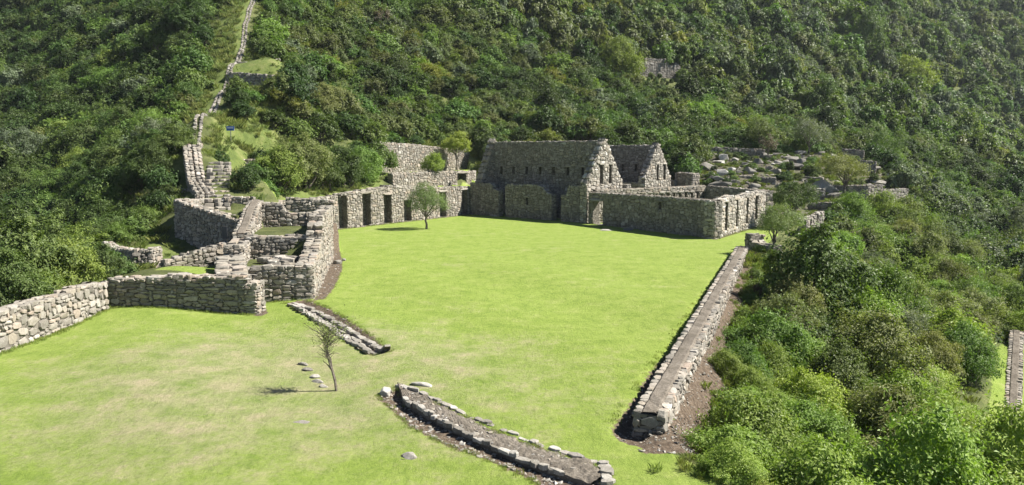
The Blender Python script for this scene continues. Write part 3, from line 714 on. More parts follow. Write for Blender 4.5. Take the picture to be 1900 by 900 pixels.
r.wall("rear_wall", (-14.2, 47.3), (-11.3, 47.8), 0.7, [(0, 2.0, 3.45), (3, 2.0, 3.2)], hr=(0.10, 0.18), wr=(0.24, 0.52))
r.wall("inner_wall", (-13.0, 37.0), (-14.5, 44.0), 0.75, [(0, 1.7, 2.2), (2.1, 1.9, 2.55), (4.2, 1.9, 3.15), (6.2, 1.9, 3.4), (7.2, 1.9, 3.45)], faces="front back end0 end1 top", cap=M_EARTH_CAP, hr=(0.10, 0.19), wr=(0.22, 0.5))
r.wall("corner_block", (-12.05, 33.6), (-12.65, 36.4), 0.85, [(0, .9, 1.98), (2.9, .9, 2.05)], hr=(0.085, 0.165), wr=(0.22, 0.52), faces="front back end0 end1 top")
rr = r.rng
fl = link("floor_slab", None, (0, 0, 0), r.root)
for i in range(26):
    x, y = rr.uniform(-11.5, -10.0), rr.uniform(33.4, 35.3)
    r.stone((x, y, 1.28 + rr.uniform(-.06, .12)), (1, rr.uniform(-.3, .3), 0), (0, 0, 1), rr.uniform(.4, .9), .22, rr.uniform(.3, .6), parent=fl)
r.finish()

# curved retaining wall below the stair, in shade
cw = [(-19.3, 43.0), (-17.5, 41.5), (-15.9, 40.5), (-14.2, 39.5)]
ct = [3.54, 3.22, 2.95, 2.55]; cb = [.85, .95, 1.0, 1.05]
r = Ruin("retaining_wall", "tall curving shaded retaining wall below the foot of the stone stairway", "wall", base(cw[0]), seed=6, minpx=7)
for i in range(3):
    L = math.hypot(cw[i + 1][0] - cw[i][0], cw[i + 1][1] - cw[i][1])
    r.wall("wall", cw[i], cw[i + 1], 0.7, [(0, cb[i], ct[i]), (L, cb[i + 1], ct[i + 1])], hr=(0.10, 0.2), wr=(0.18, 0.4), faces="front end0 end1 top" if i == 0 else "front end1 top")
r.wall("wall", (-19.6, 47.5), cw[0], 0.7, [(0, 1.8, 3.3), (4.5, .8, 3.54)], hr=(0.10, 0.2), wr=(0.18, 0.4), faces="back front top")
r.finish()
def simple_wall(label, args, th=0.6, name="stone_wall", single=True, seed=1, hr=(0.10, 0.19), wr=(0.22, 0.5), limit=120, minpx=9, cap=None, group=None, mat=None, mid=None, openings=(), sink=1.2):
    p0, p1, L, z0, z1, b0, b1 = wpx(*args)
    rr = Ruin(name, label, "wall", base(p0, min(b0, b1)), single, group, seed=seed, limit=limit, minpx=minpx, mat=mat)
    prof = [(0, b0, z0)] + ([(L * k, b0 + (b1 - b0) * k, z0 + (z1 - z0) * k + dz) for k, dz in mid] if mid else []) + [(L, b1, z1)]
    rr.wall("wall", p0, p1, th, prof, hr=hr, wr=wr, cap=cap, openings=openings, sink=sink); return rr.finish()
simple_wall("dark low wall slanting up to the corner block behind the small green court", (304, 420, 34.6, 36.6, 486, 452, 500, 476), seed=11)
simple_wall("dark terrace wall left of the curving retaining wall, half hidden by shade", (232, 322, 46.5, 44.5, 420, 428, 458, 458), seed=12)
simple_wall("upper dark terrace wall in the gloom left of the stair foot", (296, 356, 50.5, 48.5, 349, 352, 372, 372), seed=13)
simple_wall("shaded wall beside the bottom steps of the stairway behind the house", (410, 470, 46.4, 46.6, 366, 366, 396, 396), seed=14)
# round terrace
r = Ruin("terrace_wall", "rounded shaded terrace wall holding a grassy mound left of the small court", "wall", base((-18, 36)), seed=15, minpx=8)
pts = [at(px, 490, D)[:2] for px, D in ((192, 39), (205, 36.6), (245, 35.4), (285, 35.6), (303, 36.8))]
for i in range(4):
    L = math.hypot(pts[i + 1][0] - pts[i][0], pts[i + 1][1] - pts[i][1])
    r.wall("wall", pts[i], pts[i + 1], 0.5, [(0, .1, 1.58), (L, .1, 1.58)], hr=(0.1, 0.2), wr=(0.18, 0.4), faces="front top")
r.finish()

# niche wall along the plaza and the terraces above it
r = Ruin("niche_wall", "long sunlit wall with tall doorway niches along the far left of the plaza", "wall", base(N0), mat=M_STONE, minpx=14, seed=20)
f = lambda px, py: up(px, py, N0, N1)
ops = []
for a, b, t, bt in ((629.5, 646, 363, 424), (674, 690, 360, 418.5), (714, 728, 362, 414), (751, 764.5, 372, 409.5), (817, 829, 357, 402), (858, 868, 353, 400)):
    (ua, za), (ub, zb) = f(a, t), f(b, bt)
    ops.append((ua, ub, max(zb, 0.02), za, 0.62))
tops = [(0, -.2, f(612, 366)[1])] + [(f(px, py)[0], -.2, f(px, py)[1]) for px, py in ((650, 358), (700, 350), (721, 347), (724, 344), (780, 346), (820, 348), (868, 346))]
tops.append((NL, -.2, tops[-1][2]))
r.wall("wall", NW(-7, 0), N1, 1.1, [(0, -.2, 2.55), (4, -.2, 2.65)] + [(a + 7, b, c) for a, b, c in tops], [(a + 7, b + 7, c, d, e) for a, b, c, d, e in ops], hr=(0.13, 0.24), wr=(0.24, 0.55), faces="front end0 end1 top")
r.finish()
(da, _), (db, _) = up(850, 330, NW(K2, 2.9), NW(NL + 5.4, 2.9)), up(866, 330, NW(K2, 2.9), NW(NL + 5.4, 2.9))
dops = [(da, db, 2.8, 4.15, .55)]
r = Ruin("terrace_wall", "low return wall joining the niche wall's left end to the stepped house", "wall", base(NW(-7, 0)), mat=M_STONE, minpx=14, seed=23)
r.wall("wall", (-14.5, 48.5), NW(-7, .2), .8, [(0, -.2, 2.5), (6, -.2, 2.5)], faces="front end0 end1 top"); r.finish()
r = Ruin("terrace_wall", "short sunlit terrace wall directly above the niche wall, with a grass strip on top", "wall", base(NW(K2, 2.9), 2.7), seed=21, minpx=14)
r.wall("wall", NW(K2, 2.9), NW(NL + 5.4, 2.9), 0.7, [(0, 2.5, 4.3), (.5, 2.5, 4.45), (3, 2.5, 4.4), (NL + 5.4 - K2, 2.5, 4.4)], dops, hr=(0.13, 0.24), wr=(0.24, 0.55), faces="front back end0 end1 top")
r.finish()
r = Ruin("terrace_wall", "highest sunlit terrace wall under the hanging bushes left of the tall gable", "wall", base(NW(K3, 6.4), 4.3), seed=22, minpx=14)
q0, q1 = NW(K3, 6.4), NW(NL + 5.5, 6.4); tt_ = on_line(908, q0, q1)[0]; q1 = NW(K3 + tt_, 6.4); LL = math.hypot(q1[0] - q0[0], q1[1] - q0[1])
r.wall("wall", q0, q1, 0.9, [(0, 3.9, 7.4), (3, 3.9, 7.35), (7, 3.9, 7.2), (12, 3.9, 6.9), (LL, 3.9, 6.9)], hr=(0.15, 0.26), wr=(0.24, 0.5), faces="front end0 end1 top")
r.finish()

# great halls
def hall(label, F0, F1, front, hz, apexz, halfd, gw, niches, gslits, seed, sp_niches=True):
    d1 = (F1 - F0) / np.hypot(*(F1 - F0)); d2 = np.array((-d1[1], d1[0]))
    if d2[1] < 0: d2 = -d2
    L = float(np.hypot(*(F1 - F0)))
    r = Ruin("roofless_hall", label, "ruin", base(F0), mat=M_STONE_HALL, minpx=14, seed=seed)
    kw = dict(hr=(0.13, 0.25), wr=(0.26, 0.6))
    front(r, kw)
    c1 = F1 + d2 * 0.02
    g0, g1 = F1, F1 + d2 * (2 * halfd)
    ez = hz
    gl = float(np.hypot(*(g1 - g0)))
    # gable whose outer face looks right: walk from front to back
    r.wall("gable", g0, g1, gw, [(0, 0, ez + .25), (halfd, 0, apexz), (gl, 0, ez + .25)], gslits(g0, g1), mat=M_SUNLIT, **kw)
    # row of jutting stones under the slits
    gu = (g1 - g0) / gl; gn = np.array((gu[1], -gu[0]))
    for k in range(5):
        q = g0 + gu * (gl * (.30 + .11 * k)) + gn * .10
        r.stone((q[0], q[1], ez - .75 - (k % 2) * .0), (gu[0], gu[1], 0), (gn[0], gn[1], 0), .14, .45, .34, parent=r.root.children[-1])
    k0, k1 = F0 + d1 * 1.0 + d2 * 0.75, F0 + d1 * 1.0 + d2 * (2 * halfd)
    r.wall("gable", k0, k1, 1.0, [(0, 0, ez), (halfd - .75, 0, apexz), (gl, 0, ez + .2)], (), mat=M_STONE, **kw)  # lighter stone than the other hall walls, adding sunlight by colour
    s0, s1 = F0 + d1 * 1.02 + d2 * (halfd - .1), F1 - d1 * (gw + .02) + d2 * (halfd - .1)
    sl_ = float(np.hypot(*(s1 - s0)))
    ops = [(sl_ * k - .17, sl_ * k + .17, niches[1], niches[1] + .75, .4) for k in niches[0]]
    r.wall("spine_wall", s0, s1, 0.7, [(0, 0, apexz - .25), (sl_ * .55, 0, apexz - .27), (sl_, 0, apexz - .3)], ops, faces="front back top", **kw)
    b1, b0 = F0 + d2 * (2 * halfd + .72), F1 + d2 * (2 * halfd + .72)
    r.wall("rear_wall", b1, b0, 0.7, [(0, 0, ez), (L, 0, ez)], (), faces="front back top end0 end1", **kw)
    r.finish()
    return d1, d2
def front1(r, kw):
    f = lambda px, py: up(px, py, H0, H1)
    z = lambda px, py: (f(px, py)[0], -.2, f(px, py)[1])
    L = float(np.hypot(*(H1 - H0)))
    A, B, C, D = f(925, 400)[0], f(937, 400)[0], f(1023, 400)[0], f(1040, 400)[0]
    slit = f(975, 380); slit2 = f(979, 367)
    P0 = lambda t: tuple(H0 + (H1 - H0) / L * min(t, L - .82))
    def piece(t0, t1, pr, ops=()):
        r.wall("front_wall", P0(t0), P0(t1), 0.75, [(u_ - t0, b_, z_) for u_, b_, z_ in pr], [(a - t0, b - t0, c, d, e) for a, b, c, d, e in ops], **kw)
    piece(0, A, [(0, -.2, f(872, 340)[1]), z(908, 340), z(912, 346), z(916, 352), z(925, 354)])
    piece(B, C, [z(937, 352), (f(939, 343)[0], -.2, f(939, 342)[1]), z(1000, 343.5), z(1004, 350), z(1010, 353), z(1014, 359), z(1023, 361)], [(slit[0], slit2[0], slit[1], slit2[1], None)])
    piece(D, L, [z(1040, 362), z(1051, 361), (f(1052, 361)[0], -.2, f(1052, 345)[1]), z(1088, 345.5)])
def slits1(g0, g1):
    out = []
    for a, b, t, bt in ((1112, 1117.5, 306, 341), (1128.5, 1133.5, 306, 340)):
        ua, D = on_line(a, g0, g1); ub, _ = on_line(b, g0, g1)
        out.append((ua, ub, z_at(bt, D), z_at(t, D), 0.55))
    return out
hall("front roofless hall with tall steep gables and three blocks of front wall facing the plaza", H0, H1, front1, 3.3, 7.72, 2.75, 0.8,
     ((.07, .2, .335, .47, .6, .735, .87), 4.2), slits1, 30)
# second hall, behind the first
F2b = np.array((13.55, 77.2)); F2a = F2b - TD1 * 12.5
def front2(r, kw):
    L = 12.5
    r.wall("front_wall", F2a, F2b, 0.7, [(0, 0, 3.3), (L, 0, 3.3)], (), **kw)
def slits2(g0, g1):
    out = []
    for a, b, t, bt in ((1216, 1219.5, 305, 334), (1228.5, 1232, 305, 333)):
        ua, D = on_line(a, g0, g1); ub, _ = on_line(b, g0, g1)
        out.append((ua, ub, z_at(bt, D), z_at(t, D), 0.55))
    return out
hall("second roofless hall behind the first, only its right gable and dark middle wall showing", F2a, F2b, front2, 3.4, 7.45, 2.5, 0.8, ((.5, .66, .82), 4.4), slits2, 31)

# walled court on the right
r = Ruin("walled_enclosure", "low roofless rectangular enclosure with a doorway and slit niches at the right of the plaza", "ruin", base(KD), mat=M_STONE_HALL, minpx=13, seed=33)
kw = dict(hr=(0.14, 0.28), wr=(0.26, 0.62))
f = lambda px, py: up(px, py, KD, KA)
LK = float(np.hypot(*(KA - KD)))
(ua, _), (ub, _) = f(1099, 410), f(1117, 410)
nz = f(1222, 388)
r.wall("front_wall", KD, KA, 0.8, [(0, -.2, f(1092, 357)[1]), (f(1180, 361)[0], -.2, f(1180, 362)[1]), (f(1260, 368)[0], -.2, f(1260, 368)[1]), (LK, -.2, f(1325, 373)[1])],
       [(ua, ub, 0.03, f(1108, 373)[1], None), (nz[0] - .14, nz[0] + .2, nz[1], nz[1] + .55, .4)], cap=M_EARTH_CAP, **kw)
r.stone((KD[0] + .7, KD[1] - 1.1, f(1108, 371)[1]), (TD1[0], TD1[1], 0), (-TD2[0], -TD2[1], 0), 1.5, .5, .24)
LB = float(np.hypot(*(KB - KA)))
fb = lambda px, py: up(px, py, KA, KB)
ops = []
for a, b, t, bt in ((1344.5, 1349, 376, 427), (1364.5, 1368, 371, 420), (1383, 1386.5, 368, 414), (1399, 1404, 364, 408)):
    (x0, zt), (x1, zb) = fb(a, t), fb(b, bt); ops.append((x0, x1, zb, zt, .5))
g0_, g1_ = KA + (KB - KA) / LB * .82, KB
r.wall("right_wall", KA + (KB - KA) / LB * .0 + 0.0, KB, 0.8, [(0, -.1, 2.75), (2, 0, 2.78), (4.5, 0, 2.95), (7, 0, 2.75), (10, 0, 3.0), (LB, .1, 2.95)], ops, mat=M_SUNLIT, **kw)  # sun-facing wall, brightened through its stone colour
LC = float(np.hypot(*(KC - KB)))
r.wall("back_wall", KC, KB, 0.8, [(0, .2, 3.1), (LC, .1, 2.95)], (), cap=M_EARTH_CAP, **kw)
LDc = float(np.hypot(*(KC - KD)))
KD2 = KD + (KC - KD) / LDc * .9
ops = [(x, x + .28, 1.75, 2.5, .4) for x in np.arange(5.4, 13.6, .78)] + [(x, x + .3, .5, 1.2, .4) for x in np.arange(8, 13.5, 1.5)]
r.wall("left_wall", KD2, KC, 0.8, [(0, 0, 2.95), (LDc - .9, .2, 3.1)], ops, cap=M_EARTH_CAP, mat=M_STONE, **kw)  # lighter stone puts sun into this inner wall's colour
r.finish()

# ruins and terrace edges on the rocky slope to the right
KWR = dict(seed=40, minpx=14, mat=M_STONE_HALL, hr=(.15, .3), wr=(.3, .7))
def rw(label, args, **k):
    d = dict(KWR); d.update(k); return simple_wall(label, args, **d)
rw("small square ruin wall right behind the second gable with its right end in sun", (1252, 1285, 82, 80, 320, 322, 345, 347), th=1.2, seed=41)
rw("farthest dark ruin wall standing highest on the rocky slope under the trees", (1563, 1604, 97, 96, 276, 279, 294, 298), th=1.0, seed=42)
rw("short dark ruin wall just below the highest ruin on the rocky slope", (1592, 1626, 90, 89, 297, 300, 314, 317), seed=43)
rw("sunlit broken ruin wall at the right end of the rocky slope beside the bushes", (1612, 1686, 79, 83, 342, 350, 378, 376), seed=44, th=.8, mid=[(.35, .1), (.37, -.5), (.6, -.3)])
rw("dark ruin wall in shade under the large olive-green tree", (1490, 1612, 79, 78, 345, 344, 372, 374), seed=45, openings=[(2.2, 2.8, -1, 9, .5)])
rw("low dark wall with a pale top between the round bush and the thicket", (1500, 1583, 70, 69, 377, 375, 398, 398), seed=46)
rw("small sunlit wall with two slits standing among the bushes right of the round bush", (1496, 1530, 60, 64, 408, 392, 428, 420), seed=47, openings=[(1.2, 1.5, -1, 2.2, .4), (3.0, 3.3, -1, 2.4, .4)])
rw("low pale wall fragment just behind the round dark bush", (1496, 1532, 74, 74, 349, 350, 362, 362), seed=48)
rw("dark terrace edge wall on the lower rocky slope behind the enclosure", (1372, 1440, 80, 79, 326, 330, 341, 345), seed=49)
rw("dark terrace edge wall at the top of the rocky slope beneath the trees", (1318, 1420, 93, 93, 273, 277, 283, 287), seed=50)
rw("dark terrace wall below the flat green patch on the rocky slope", (1486, 1528, 82, 81, 328, 330, 344, 346), seed=51)
rw("slanting terrace edge wall on the left part of the rocky slope", (1335, 1380, 84, 82, 317, 325, 330, 340), seed=52)
for i, (a, lb) in enumerate((((1440, 1486, 87, 86, 304, 309, 316, 320), "dark broken terrace edge in the middle of the rocky slope above the flat green patch"),
        ((1395, 1450, 84, 84, 340, 346, 352, 358), "low terrace edge right behind the far corner of the enclosure"),
        ((1540, 1600, 90, 90, 312, 318, 326, 330), "crumbling terrace edge behind the spreading olive tree"),
        ((1300, 1345, 86, 85, 346, 340, 362, 356), "dark rock cut terrace face left of the rocky slope behind the enclosure"),
        ((1430, 1500, 96, 96, 287, 285, 296, 295), "short dark terrace edge high on the rocky slope"),
        ((1530, 1570, 98, 98, 286, 290, 297, 302), "dark terrace edge just left of the highest ruin wall"))):
    rw(lb, a, seed=150 + i, th=.9)
# overgrown ruin high on the hill
r = Ruin("ruin_wall", "overgrown stepped ruin walls high in the forest on the hill above the halls", "ruin", base(at(1230, 135, 138)[:2], 20), mat=M_STONE_HALL, minpx=14, seed=55)
p0, p1, L, z0, z1, b0, b1 = wpx(1184, 1284, 134.5, 139, 112, 128, 146, 150)
zt = z_at(109, 136.5)
r.wall("wall", p0, p1, 1.0, [(0, b0, zt - .9), (L * .12, b0, zt - .9), (L * .13, b0, zt - .1), (L * .55, b0, zt), (L * .56, b0, zt - 1.0), (L * .66, b0, zt - 1.1), (L * .67, b0, zt - .5), (L * .76, b0, zt - .8), (L * .78, b0, zt - 1.6), (L, b0, zt - 2.0)], hr=(.2, .38), wr=(.35, .8), sink=1.5)
r.wall("return_wall", (p0[0] + 5.4, p0[1] + 3.6), (p0[0] + 5.4, p0[1] + 7.5), .9, [(0, b0, zt + .3), (3.9, b0, zt + .5)], hr=(.2, .38), wr=(.35, .8), sink=1.5)
r.finish()
# terraces beside the upper path
rw("upper shaded terrace wall beside the climbing path on the ridge", (420, 526, 74, 73.5, 133, 141, 160, 163), th=.8, seed=57, minpx=10)
rw("small square terrace corner wall just below the upper terrace on the ridge", (510, 527, 71.5, 71.3, 163, 164, 186, 187), seed=58, minpx=10)
rw("topmost low terrace wall beside the climbing path on the ridge", (438, 500, 79, 79.5, 114, 117, 124, 126), seed=59, minpx=10)
rw("broken end wall of the terrace beside the climbing path, slanting upward", (478, 520, 77.5, 79, 124, 108, 131, 122), seed=60, minpx=10)

# long low wall on the right edge of the plaza
r = Ruin("parapet_wall", "long low earth capped wall along the right edge of the plaza", "wall", base(PA), True, seed=62, minpx=7)
off = PARN * 0.34
r.wall("wall", PA + off, PB + off, 0.70, [(0, -.45, .42), (8, -.5, .46), (20, -.45, .5), (PLEN, -.3, .52)], cap=M_EARTH_CAP, hr=(0.10, 0.2), wr=(0.2, 0.42))
r.finish()
r = Ruin("stone_pile_wall", "stub of dark stacked stones at the far end of the long low wall", "wall", base(PB), seed=63)
r.wall("wall", gp(1381, 462), gp(1425, 472), 1.0, [(0, -.2, 1.0), (.7, -.2, .95), (.72, -.2, .55), (1.6, -.2, .5)], hr=(.12, .22), wr=(.3, .6))
r.finish()
# wall of the lower terrace at the right edge
q0, q1 = at(1874, 612, 41.5), at(1856, 850, 27)
r = Ruin("terrace_wall", "grey flat topped wall along the lower lawn at the right edge of the photo", "wall", base(q1[:2], q1[2]), True, seed=64, minpx=9)
L = math.hypot(q1[0] - q0[0], q1[1] - q0[1])
r.wall("wall", q0[:2], q1[:2], 0.62, [(0, q0[2] - .9, q0[2]), (L, q1[2] - .9, q1[2])], cap=M_EARTH_CAP, hr=(.10, .18), wr=(.2, .4)); r.finish()
rw("short dark wall crossing the lower lawn at the right edge of the photo", (1868, 1935, 34.0, 34.0, 722, 730, 738, 746), seed=65, th=.5)

# ------------------------------------------------------------------ stairway, path wall, kerbs, loose stones
def stair(label, pts, n, w, seed):
    rng = random.Random(seed); a, b = pts
    root = link("stairway", None, a); tag(root, label, "stairs")
    d = Vector((b[0] - a[0], b[1] - a[1], 0)); L = d.length; d.normalize(); s = Vector((d.y, -d.x, 0))
    for i in range(n):
        t = (i + .5) / n; q = Vector(a) + d * (L * t); z = a[2] + (b[2] - a[2]) * t
        st = link("step", None, (q.x - a[0], q.y - a[1], z - a[2]), root)
        x = -w / 2
        VV = []
        while x < w / 2 - .1:
            ww = min(rng.uniform(.35, .7), w / 2 - x)
            c = q + s * (x + ww / 2)
            M = frame_matrix((c.x, c.y, z + rng.uniform(-.02, .03)), tuple(s), (0, 0, 1), ww, .24, L / n * .85, rng, .06, .04)
            stone_object("stone", M, rng.randrange(NPROTO), M_STONE, (q.x, q.y, z), st)
            x += ww
stair("lower flight of worn stone steps climbing from behind the house", ((*at(402, 390, 45)[:2], 2.75), (*at(407, 298, 52.5)[:2], gz(*at(407, 298, 52.5)[:2]) + .1)), 13, 1.55, 70)
stair("upper flight of shaded stone steps among bushes below the ridge terraces", ((*at(438, 276, 56)[:2], gz(*at(438, 276, 56)[:2])), (*at(457, 248, 60)[:2], gz(*at(457, 248, 60)[:2]) + .15)), 8, 1.3, 71)

r = Ruin("channel_wall", "pale twin walled stone channel descending beside the lower steps to the curving wall", "wall", (*PATH[0], gz(*PATH[0])), seed=75, minpx=8)
for a_, b_ in zip(PATH[:3], PATH[1:4]):
    ux, uy = b_[0] - a_[0], b_[1] - a_[1]; L = math.hypot(ux, uy); nx, ny = uy / L, -ux / L
    for o0, th in ((.66, .5), (.06, .5)):
        q0, q1 = (a_[0] + nx * o0, a_[1] + ny * o0), (b_[0] + nx * o0, b_[1] + ny * o0)
        r.wall("wall", q0, q1, th, [(0, gz(*a_) - .3, gz(*a_) + .34), (L, gz(*b_) - .3, gz(*b_) + .34)], hr=(.1, .18), wr=(.18, .42))
r.finish()
def along(pts, step):
    out = []
    for a, b in zip(pts, pts[1:]):
        L = math.hypot(b[0] - a[0], b[1] - a[1]); n = max(1, int(L / step))
        for i in range(n): out.append((a[0] + (b[0] - a[0]) * i / n, a[1] + (b[1] - a[1]) * i / n, (b[0] - a[0]) / L, (b[1] - a[1]) / L))
    return out
def kerb(name, label, rows, seed, mat, cat, hgt=.2, limit=300, minpx=9, zoff=0.0, size=(.3, .6), group=None):
    pts0 = rows[0][0]
    r = Ruin(name, label, cat, (pts0[0][0], pts0[0][1], gz(*pts0[0])), group=group, seed=seed, mat=mat, limit=limit, minpx=minpx)
    for pts, wdt, lift, *absz in rows:
        rng = r.rng; s = 0
        cum = along(pts, .06); acc = 0; i = 0
        Zs = np.zeros(len(cum)) if absz else ground_z([c[0] for c in cum], [c[1] for c in cum])
        while i < len(cum):
            l = rng.uniform(*size); k = max(1, int(l / .06)); j = min(i + k // 2, len(cum) - 1)
            x, y, ux, uy = cum[j]
            z = Zs[j]
            k2 = min(i + k, len(cum) - 1)
            slope = (Zs[k2] - Zs[i]) / max(.06 * (k2 - i), .06) if k2 > i else 0
            u3 = Vector((ux, uy, slope)).normalized()
            nn = Vector((0, 0, 1)) - u3 * u3.z
            x += -uy * rng.uniform(-.04, .04); y += ux * rng.uniform(-.04, .04)
            r.stone((x, y, z + lift + rng.uniform(-.03, .04)), tuple(u3), tuple(nn.normalized()), l * .97, hgt * rng.uniform(.8, 1.3), wdt * rng.uniform(.75, 1.2), tilt=.12)
            i += k
    return r.finish()
def offset_line(pts, d):
    out = []
    for i, p in enumerate(pts):
        a, b = pts[max(i - 1, 0)], pts[min(i + 1, len(pts) - 1)]
        L = math.hypot(b[0] - a[0], b[1] - a[1]); dd = d[i] if isinstance(d, list) else d; out.append((p[0] + (b[1] - a[1]) / L * dd, p[1] - (b[0] - a[0]) / L * dd))
    return out
kerb("path_wall", "narrow twin rows of stones lining the channel that climbs the ridge", [(offset_line(PATH[2:], [-.34, -.26, -.2, -.17, -.16, -.16, -.16]), .24, .04), (offset_line(PATH[2:], [.4, .26, .2, .17, .16, .16, .16]), .24, .04)], 72, M_STONE_HALL, "path wall", hgt=.16, minpx=6, size=(.14, .34))
R1 = G2([(545, 563), (590, 583), (640, 612), (690, 640), (716, 655)]); R2 = G2([(535, 566), (575, 590), (620, 618), (660, 643), (684, 657)])
R3 = [((a[0] + b[0]) / 2, (a[1] + b[1]) / 2) for a, b in zip(R1, R2)]
kerb("drain_channel", "sunken stone lined drain crossing the lawn below the stepped house", [(offset_line(R1, -.02), .27, .10), (offset_line(R2, .02), .22, .08), (offset_line(R2, -.27), .22, .05), (offset_line(R2, -.50), .18, .04)], 73, M_PALE, "drain", hgt=.09, size=(.3, .75))
KO = G2([(738, 714), (800, 741), (870, 776), (940, 806), (1010, 833), (1070, 851), (1122, 866)])
KI = G2([(748, 742), (790, 768), (850, 801), (920, 836), (990, 865), (1040, 882)])
KE = G2([(1122, 866), (1128, 905)])
kerb("stone_kerb", "low double kerb of flat stones with a dirt bed curving through the foreground lawn", [(KO, .18, .035, 1), (KI, .15, .055, 1), (KE, .26, .04, 1)], 74, M_PALE, "kerb", hgt=.085, size=(.14, .42))
kmid = G2([(742, 728), (795, 754), (860, 789), (930, 821), (1000, 849), (1055, 867), (1110, 885)])
# raised earth bed between the two rows
KMV, KMF = [], []
from mathutils import noise as mn
KO2 = KO + [gp(1124, 890)]; KI2 = KI + [gp(1075, 892), gp(1100, 900)]
A_, B_ = along(KO2, .03), along(KI2, .03)
n_, mm_ = 170, 14
for i in range(-1, n_ + 1):
    a = A_[int(max(i, 0) / n_ * (len(A_) - 1))]; b = B_[int(max(i, 0) / n_ * (len(B_) - 1))]
    for k in range(mm_ + 3):
        t = min(max((k - 1) / mm_, 0), 1); t = -.06 + 1.10 * t
        x, y = a[0] + (b[0] - a[0]) * t, a[1] + (b[1] - a[1]) * t
        z = -.25 if k in (0, mm_ + 2) or i == -1 else .03 + .045 * math.sin(math.pi * min(max(t, 0), 1)) + .05 * mn.noise((x * 2.5, y * 2.5, 0)) + .03 * mn.noise((x * 9, y * 9, 3))
        KMV.append((x, y, z))
for i in range(n_ + 1):
    for k in range(mm_ + 2): KMF.append((i * (mm_ + 3) + k, i * (mm_ + 3) + k + 1, (i + 1) * (mm_ + 3) + k + 1, (i + 1) * (mm_ + 3) + k))
bed = link("earth_bed", mesh_np("earth_bed", np.array(KMV), np.array(KMF), M_EARTH_CAP)); bed["kind"] = "structure"

def rock_mesh(i, mat, flat=0.75, n=15):
    rng = random.Random(300 + i); bm = bmesh.new()
    for _ in range(n):
        v = Vector((rng.gauss(0, 1), rng.gauss(0, 1), rng.gauss(0, 1))).normalized() * rng.uniform(.38, .55)
        bm.verts.new((v.x * rng.uniform(.9, 1.15), v.y, v.z * flat))
    r = bmesh.ops.convex_hull(bm, input=bm.verts[:]); bmesh.ops.delete(bm, geom=[g for g in r["geom_unused"] if isinstance(g, bmesh.types.BMVert)], context='VERTS')
    bmesh.ops.bevel(bm, geom=bm.edges[:], offset=.03, segments=1, affect='EDGES')
    bmesh.ops.recalc_face_normals(bm, faces=bm.faces[:])
    me = bpy.data.meshes.new("boulder"); bm.to_mesh(me); bm.free(); me.materials.append(mat); return me
ROCKS = [rock_mesh(i, M_ROCK) for i in range(6)]; SLABS = [rock_mesh(20 + i, M_PALE, .45, 18) for i in range(4)]
def rock(name, label, cat, x, y, s, seed, meshes, group=None, sink=.12, zs=1.0):
    rng = random.Random(seed); o = link(name, rng.choice(meshes), (x, y, gz(x, y) + s[2] * .5 * .3 - sink * s[2]))
    tl = .35 if cat == 'boulder' else .08; o.rotation_euler = (rng.uniform(-tl, tl), rng.uniform(-tl, tl), rng.uniform(0, 6.3) if s[0] == s[1] else rng.uniform(-.5, .5)); o.scale = s
    tag(o, label, cat, group); return o
for i, (px, py, w, d, l) in enumerate(((562, 672, .42, .2, "uppermost flat grey stone of the row of stones left of the sapling"), (571, 681, .40, .3, "second flat stone from the top in the row left of the sapling"),
        (585, 693, .34, .35, "pale middle stone of the row of stones left of the sapling"), (590, 702, .42, .25, "long flat stone near the bottom of the row left of the sapling"),
        (600, 710, .3, .22, "lowest small stone of the row of stones beside the sapling foot"))):
    x, y = gp(px, py); rock("flat_stone", l, "stone", x, y, (w, d, .35), 400 + i, SLABS, "stones left of the sapling")
x, y = gp(561, 777); rock("flat_stone", "flat pale stone sunk level in the dry foreground lawn", "stone", x, y, (.42, .3, .12), 410, SLABS)
x, y = gp(761, 845); rock("field_stone", "lone bluish white stone lying on the near lawn left of the kerb", "stone", x, y, (.38, .36, .42), 411, SLABS)
x, y = gp(783, 716); rock("stone_slab", "long pale slab jutting right from the upper end of the kerb", "stone", x, y, (.75, .3, .38), 412, SLABS)
x, y = gp(716, 727); rock("stone_block", "dark shaded block at the upper left end of the kerb", "stone", x, y, (.38, .34, .5), 413, ROCKS)
x, y = gp(1127, 427.5); rock("stone_slab", "large pale slab lying on the far lawn in front of the enclosure", "stone", x, y, (1.4, .8, .4), 414, SLABS)
x, y = gp(1163, 427); rock("grassy_rock", "dark grass grown rock beside the pale slab on the far lawn", "stone", x, y, (1.3, .9, .6), 415, ROCKS)
for i, (px, py, s_, l) in enumerate(((626, 489, .62, "larger grey stone at the foot of the house side wall"), (638, 484, .4, "smaller pale stone beside the larger one at the house side wall"))):
    x, y = gp(px, py); rock("wall_stone", l, "stone", x, y, (s_, s_ * .8, s_), 420 + i, ROCKS)
def boulder_label(s_, px, py):
    a = "big angular grey boulder" if s_ > 1.0 else "middling boulder" if s_ > .62 else "small grey rock"
    b = "on the upper rocky slope" if py < 298 else "on the lower rocky slope" if py > 335 else "halfway up the rocky slope"
    c = "directly behind the enclosure" if px < 1400 else "around the spreading olive tree" if px > 1520 else "above the round dark bush"
    return "%s %s %s" % (a, b, c)
rng = random.Random(77)
RP = GLADES[3]
k = 0
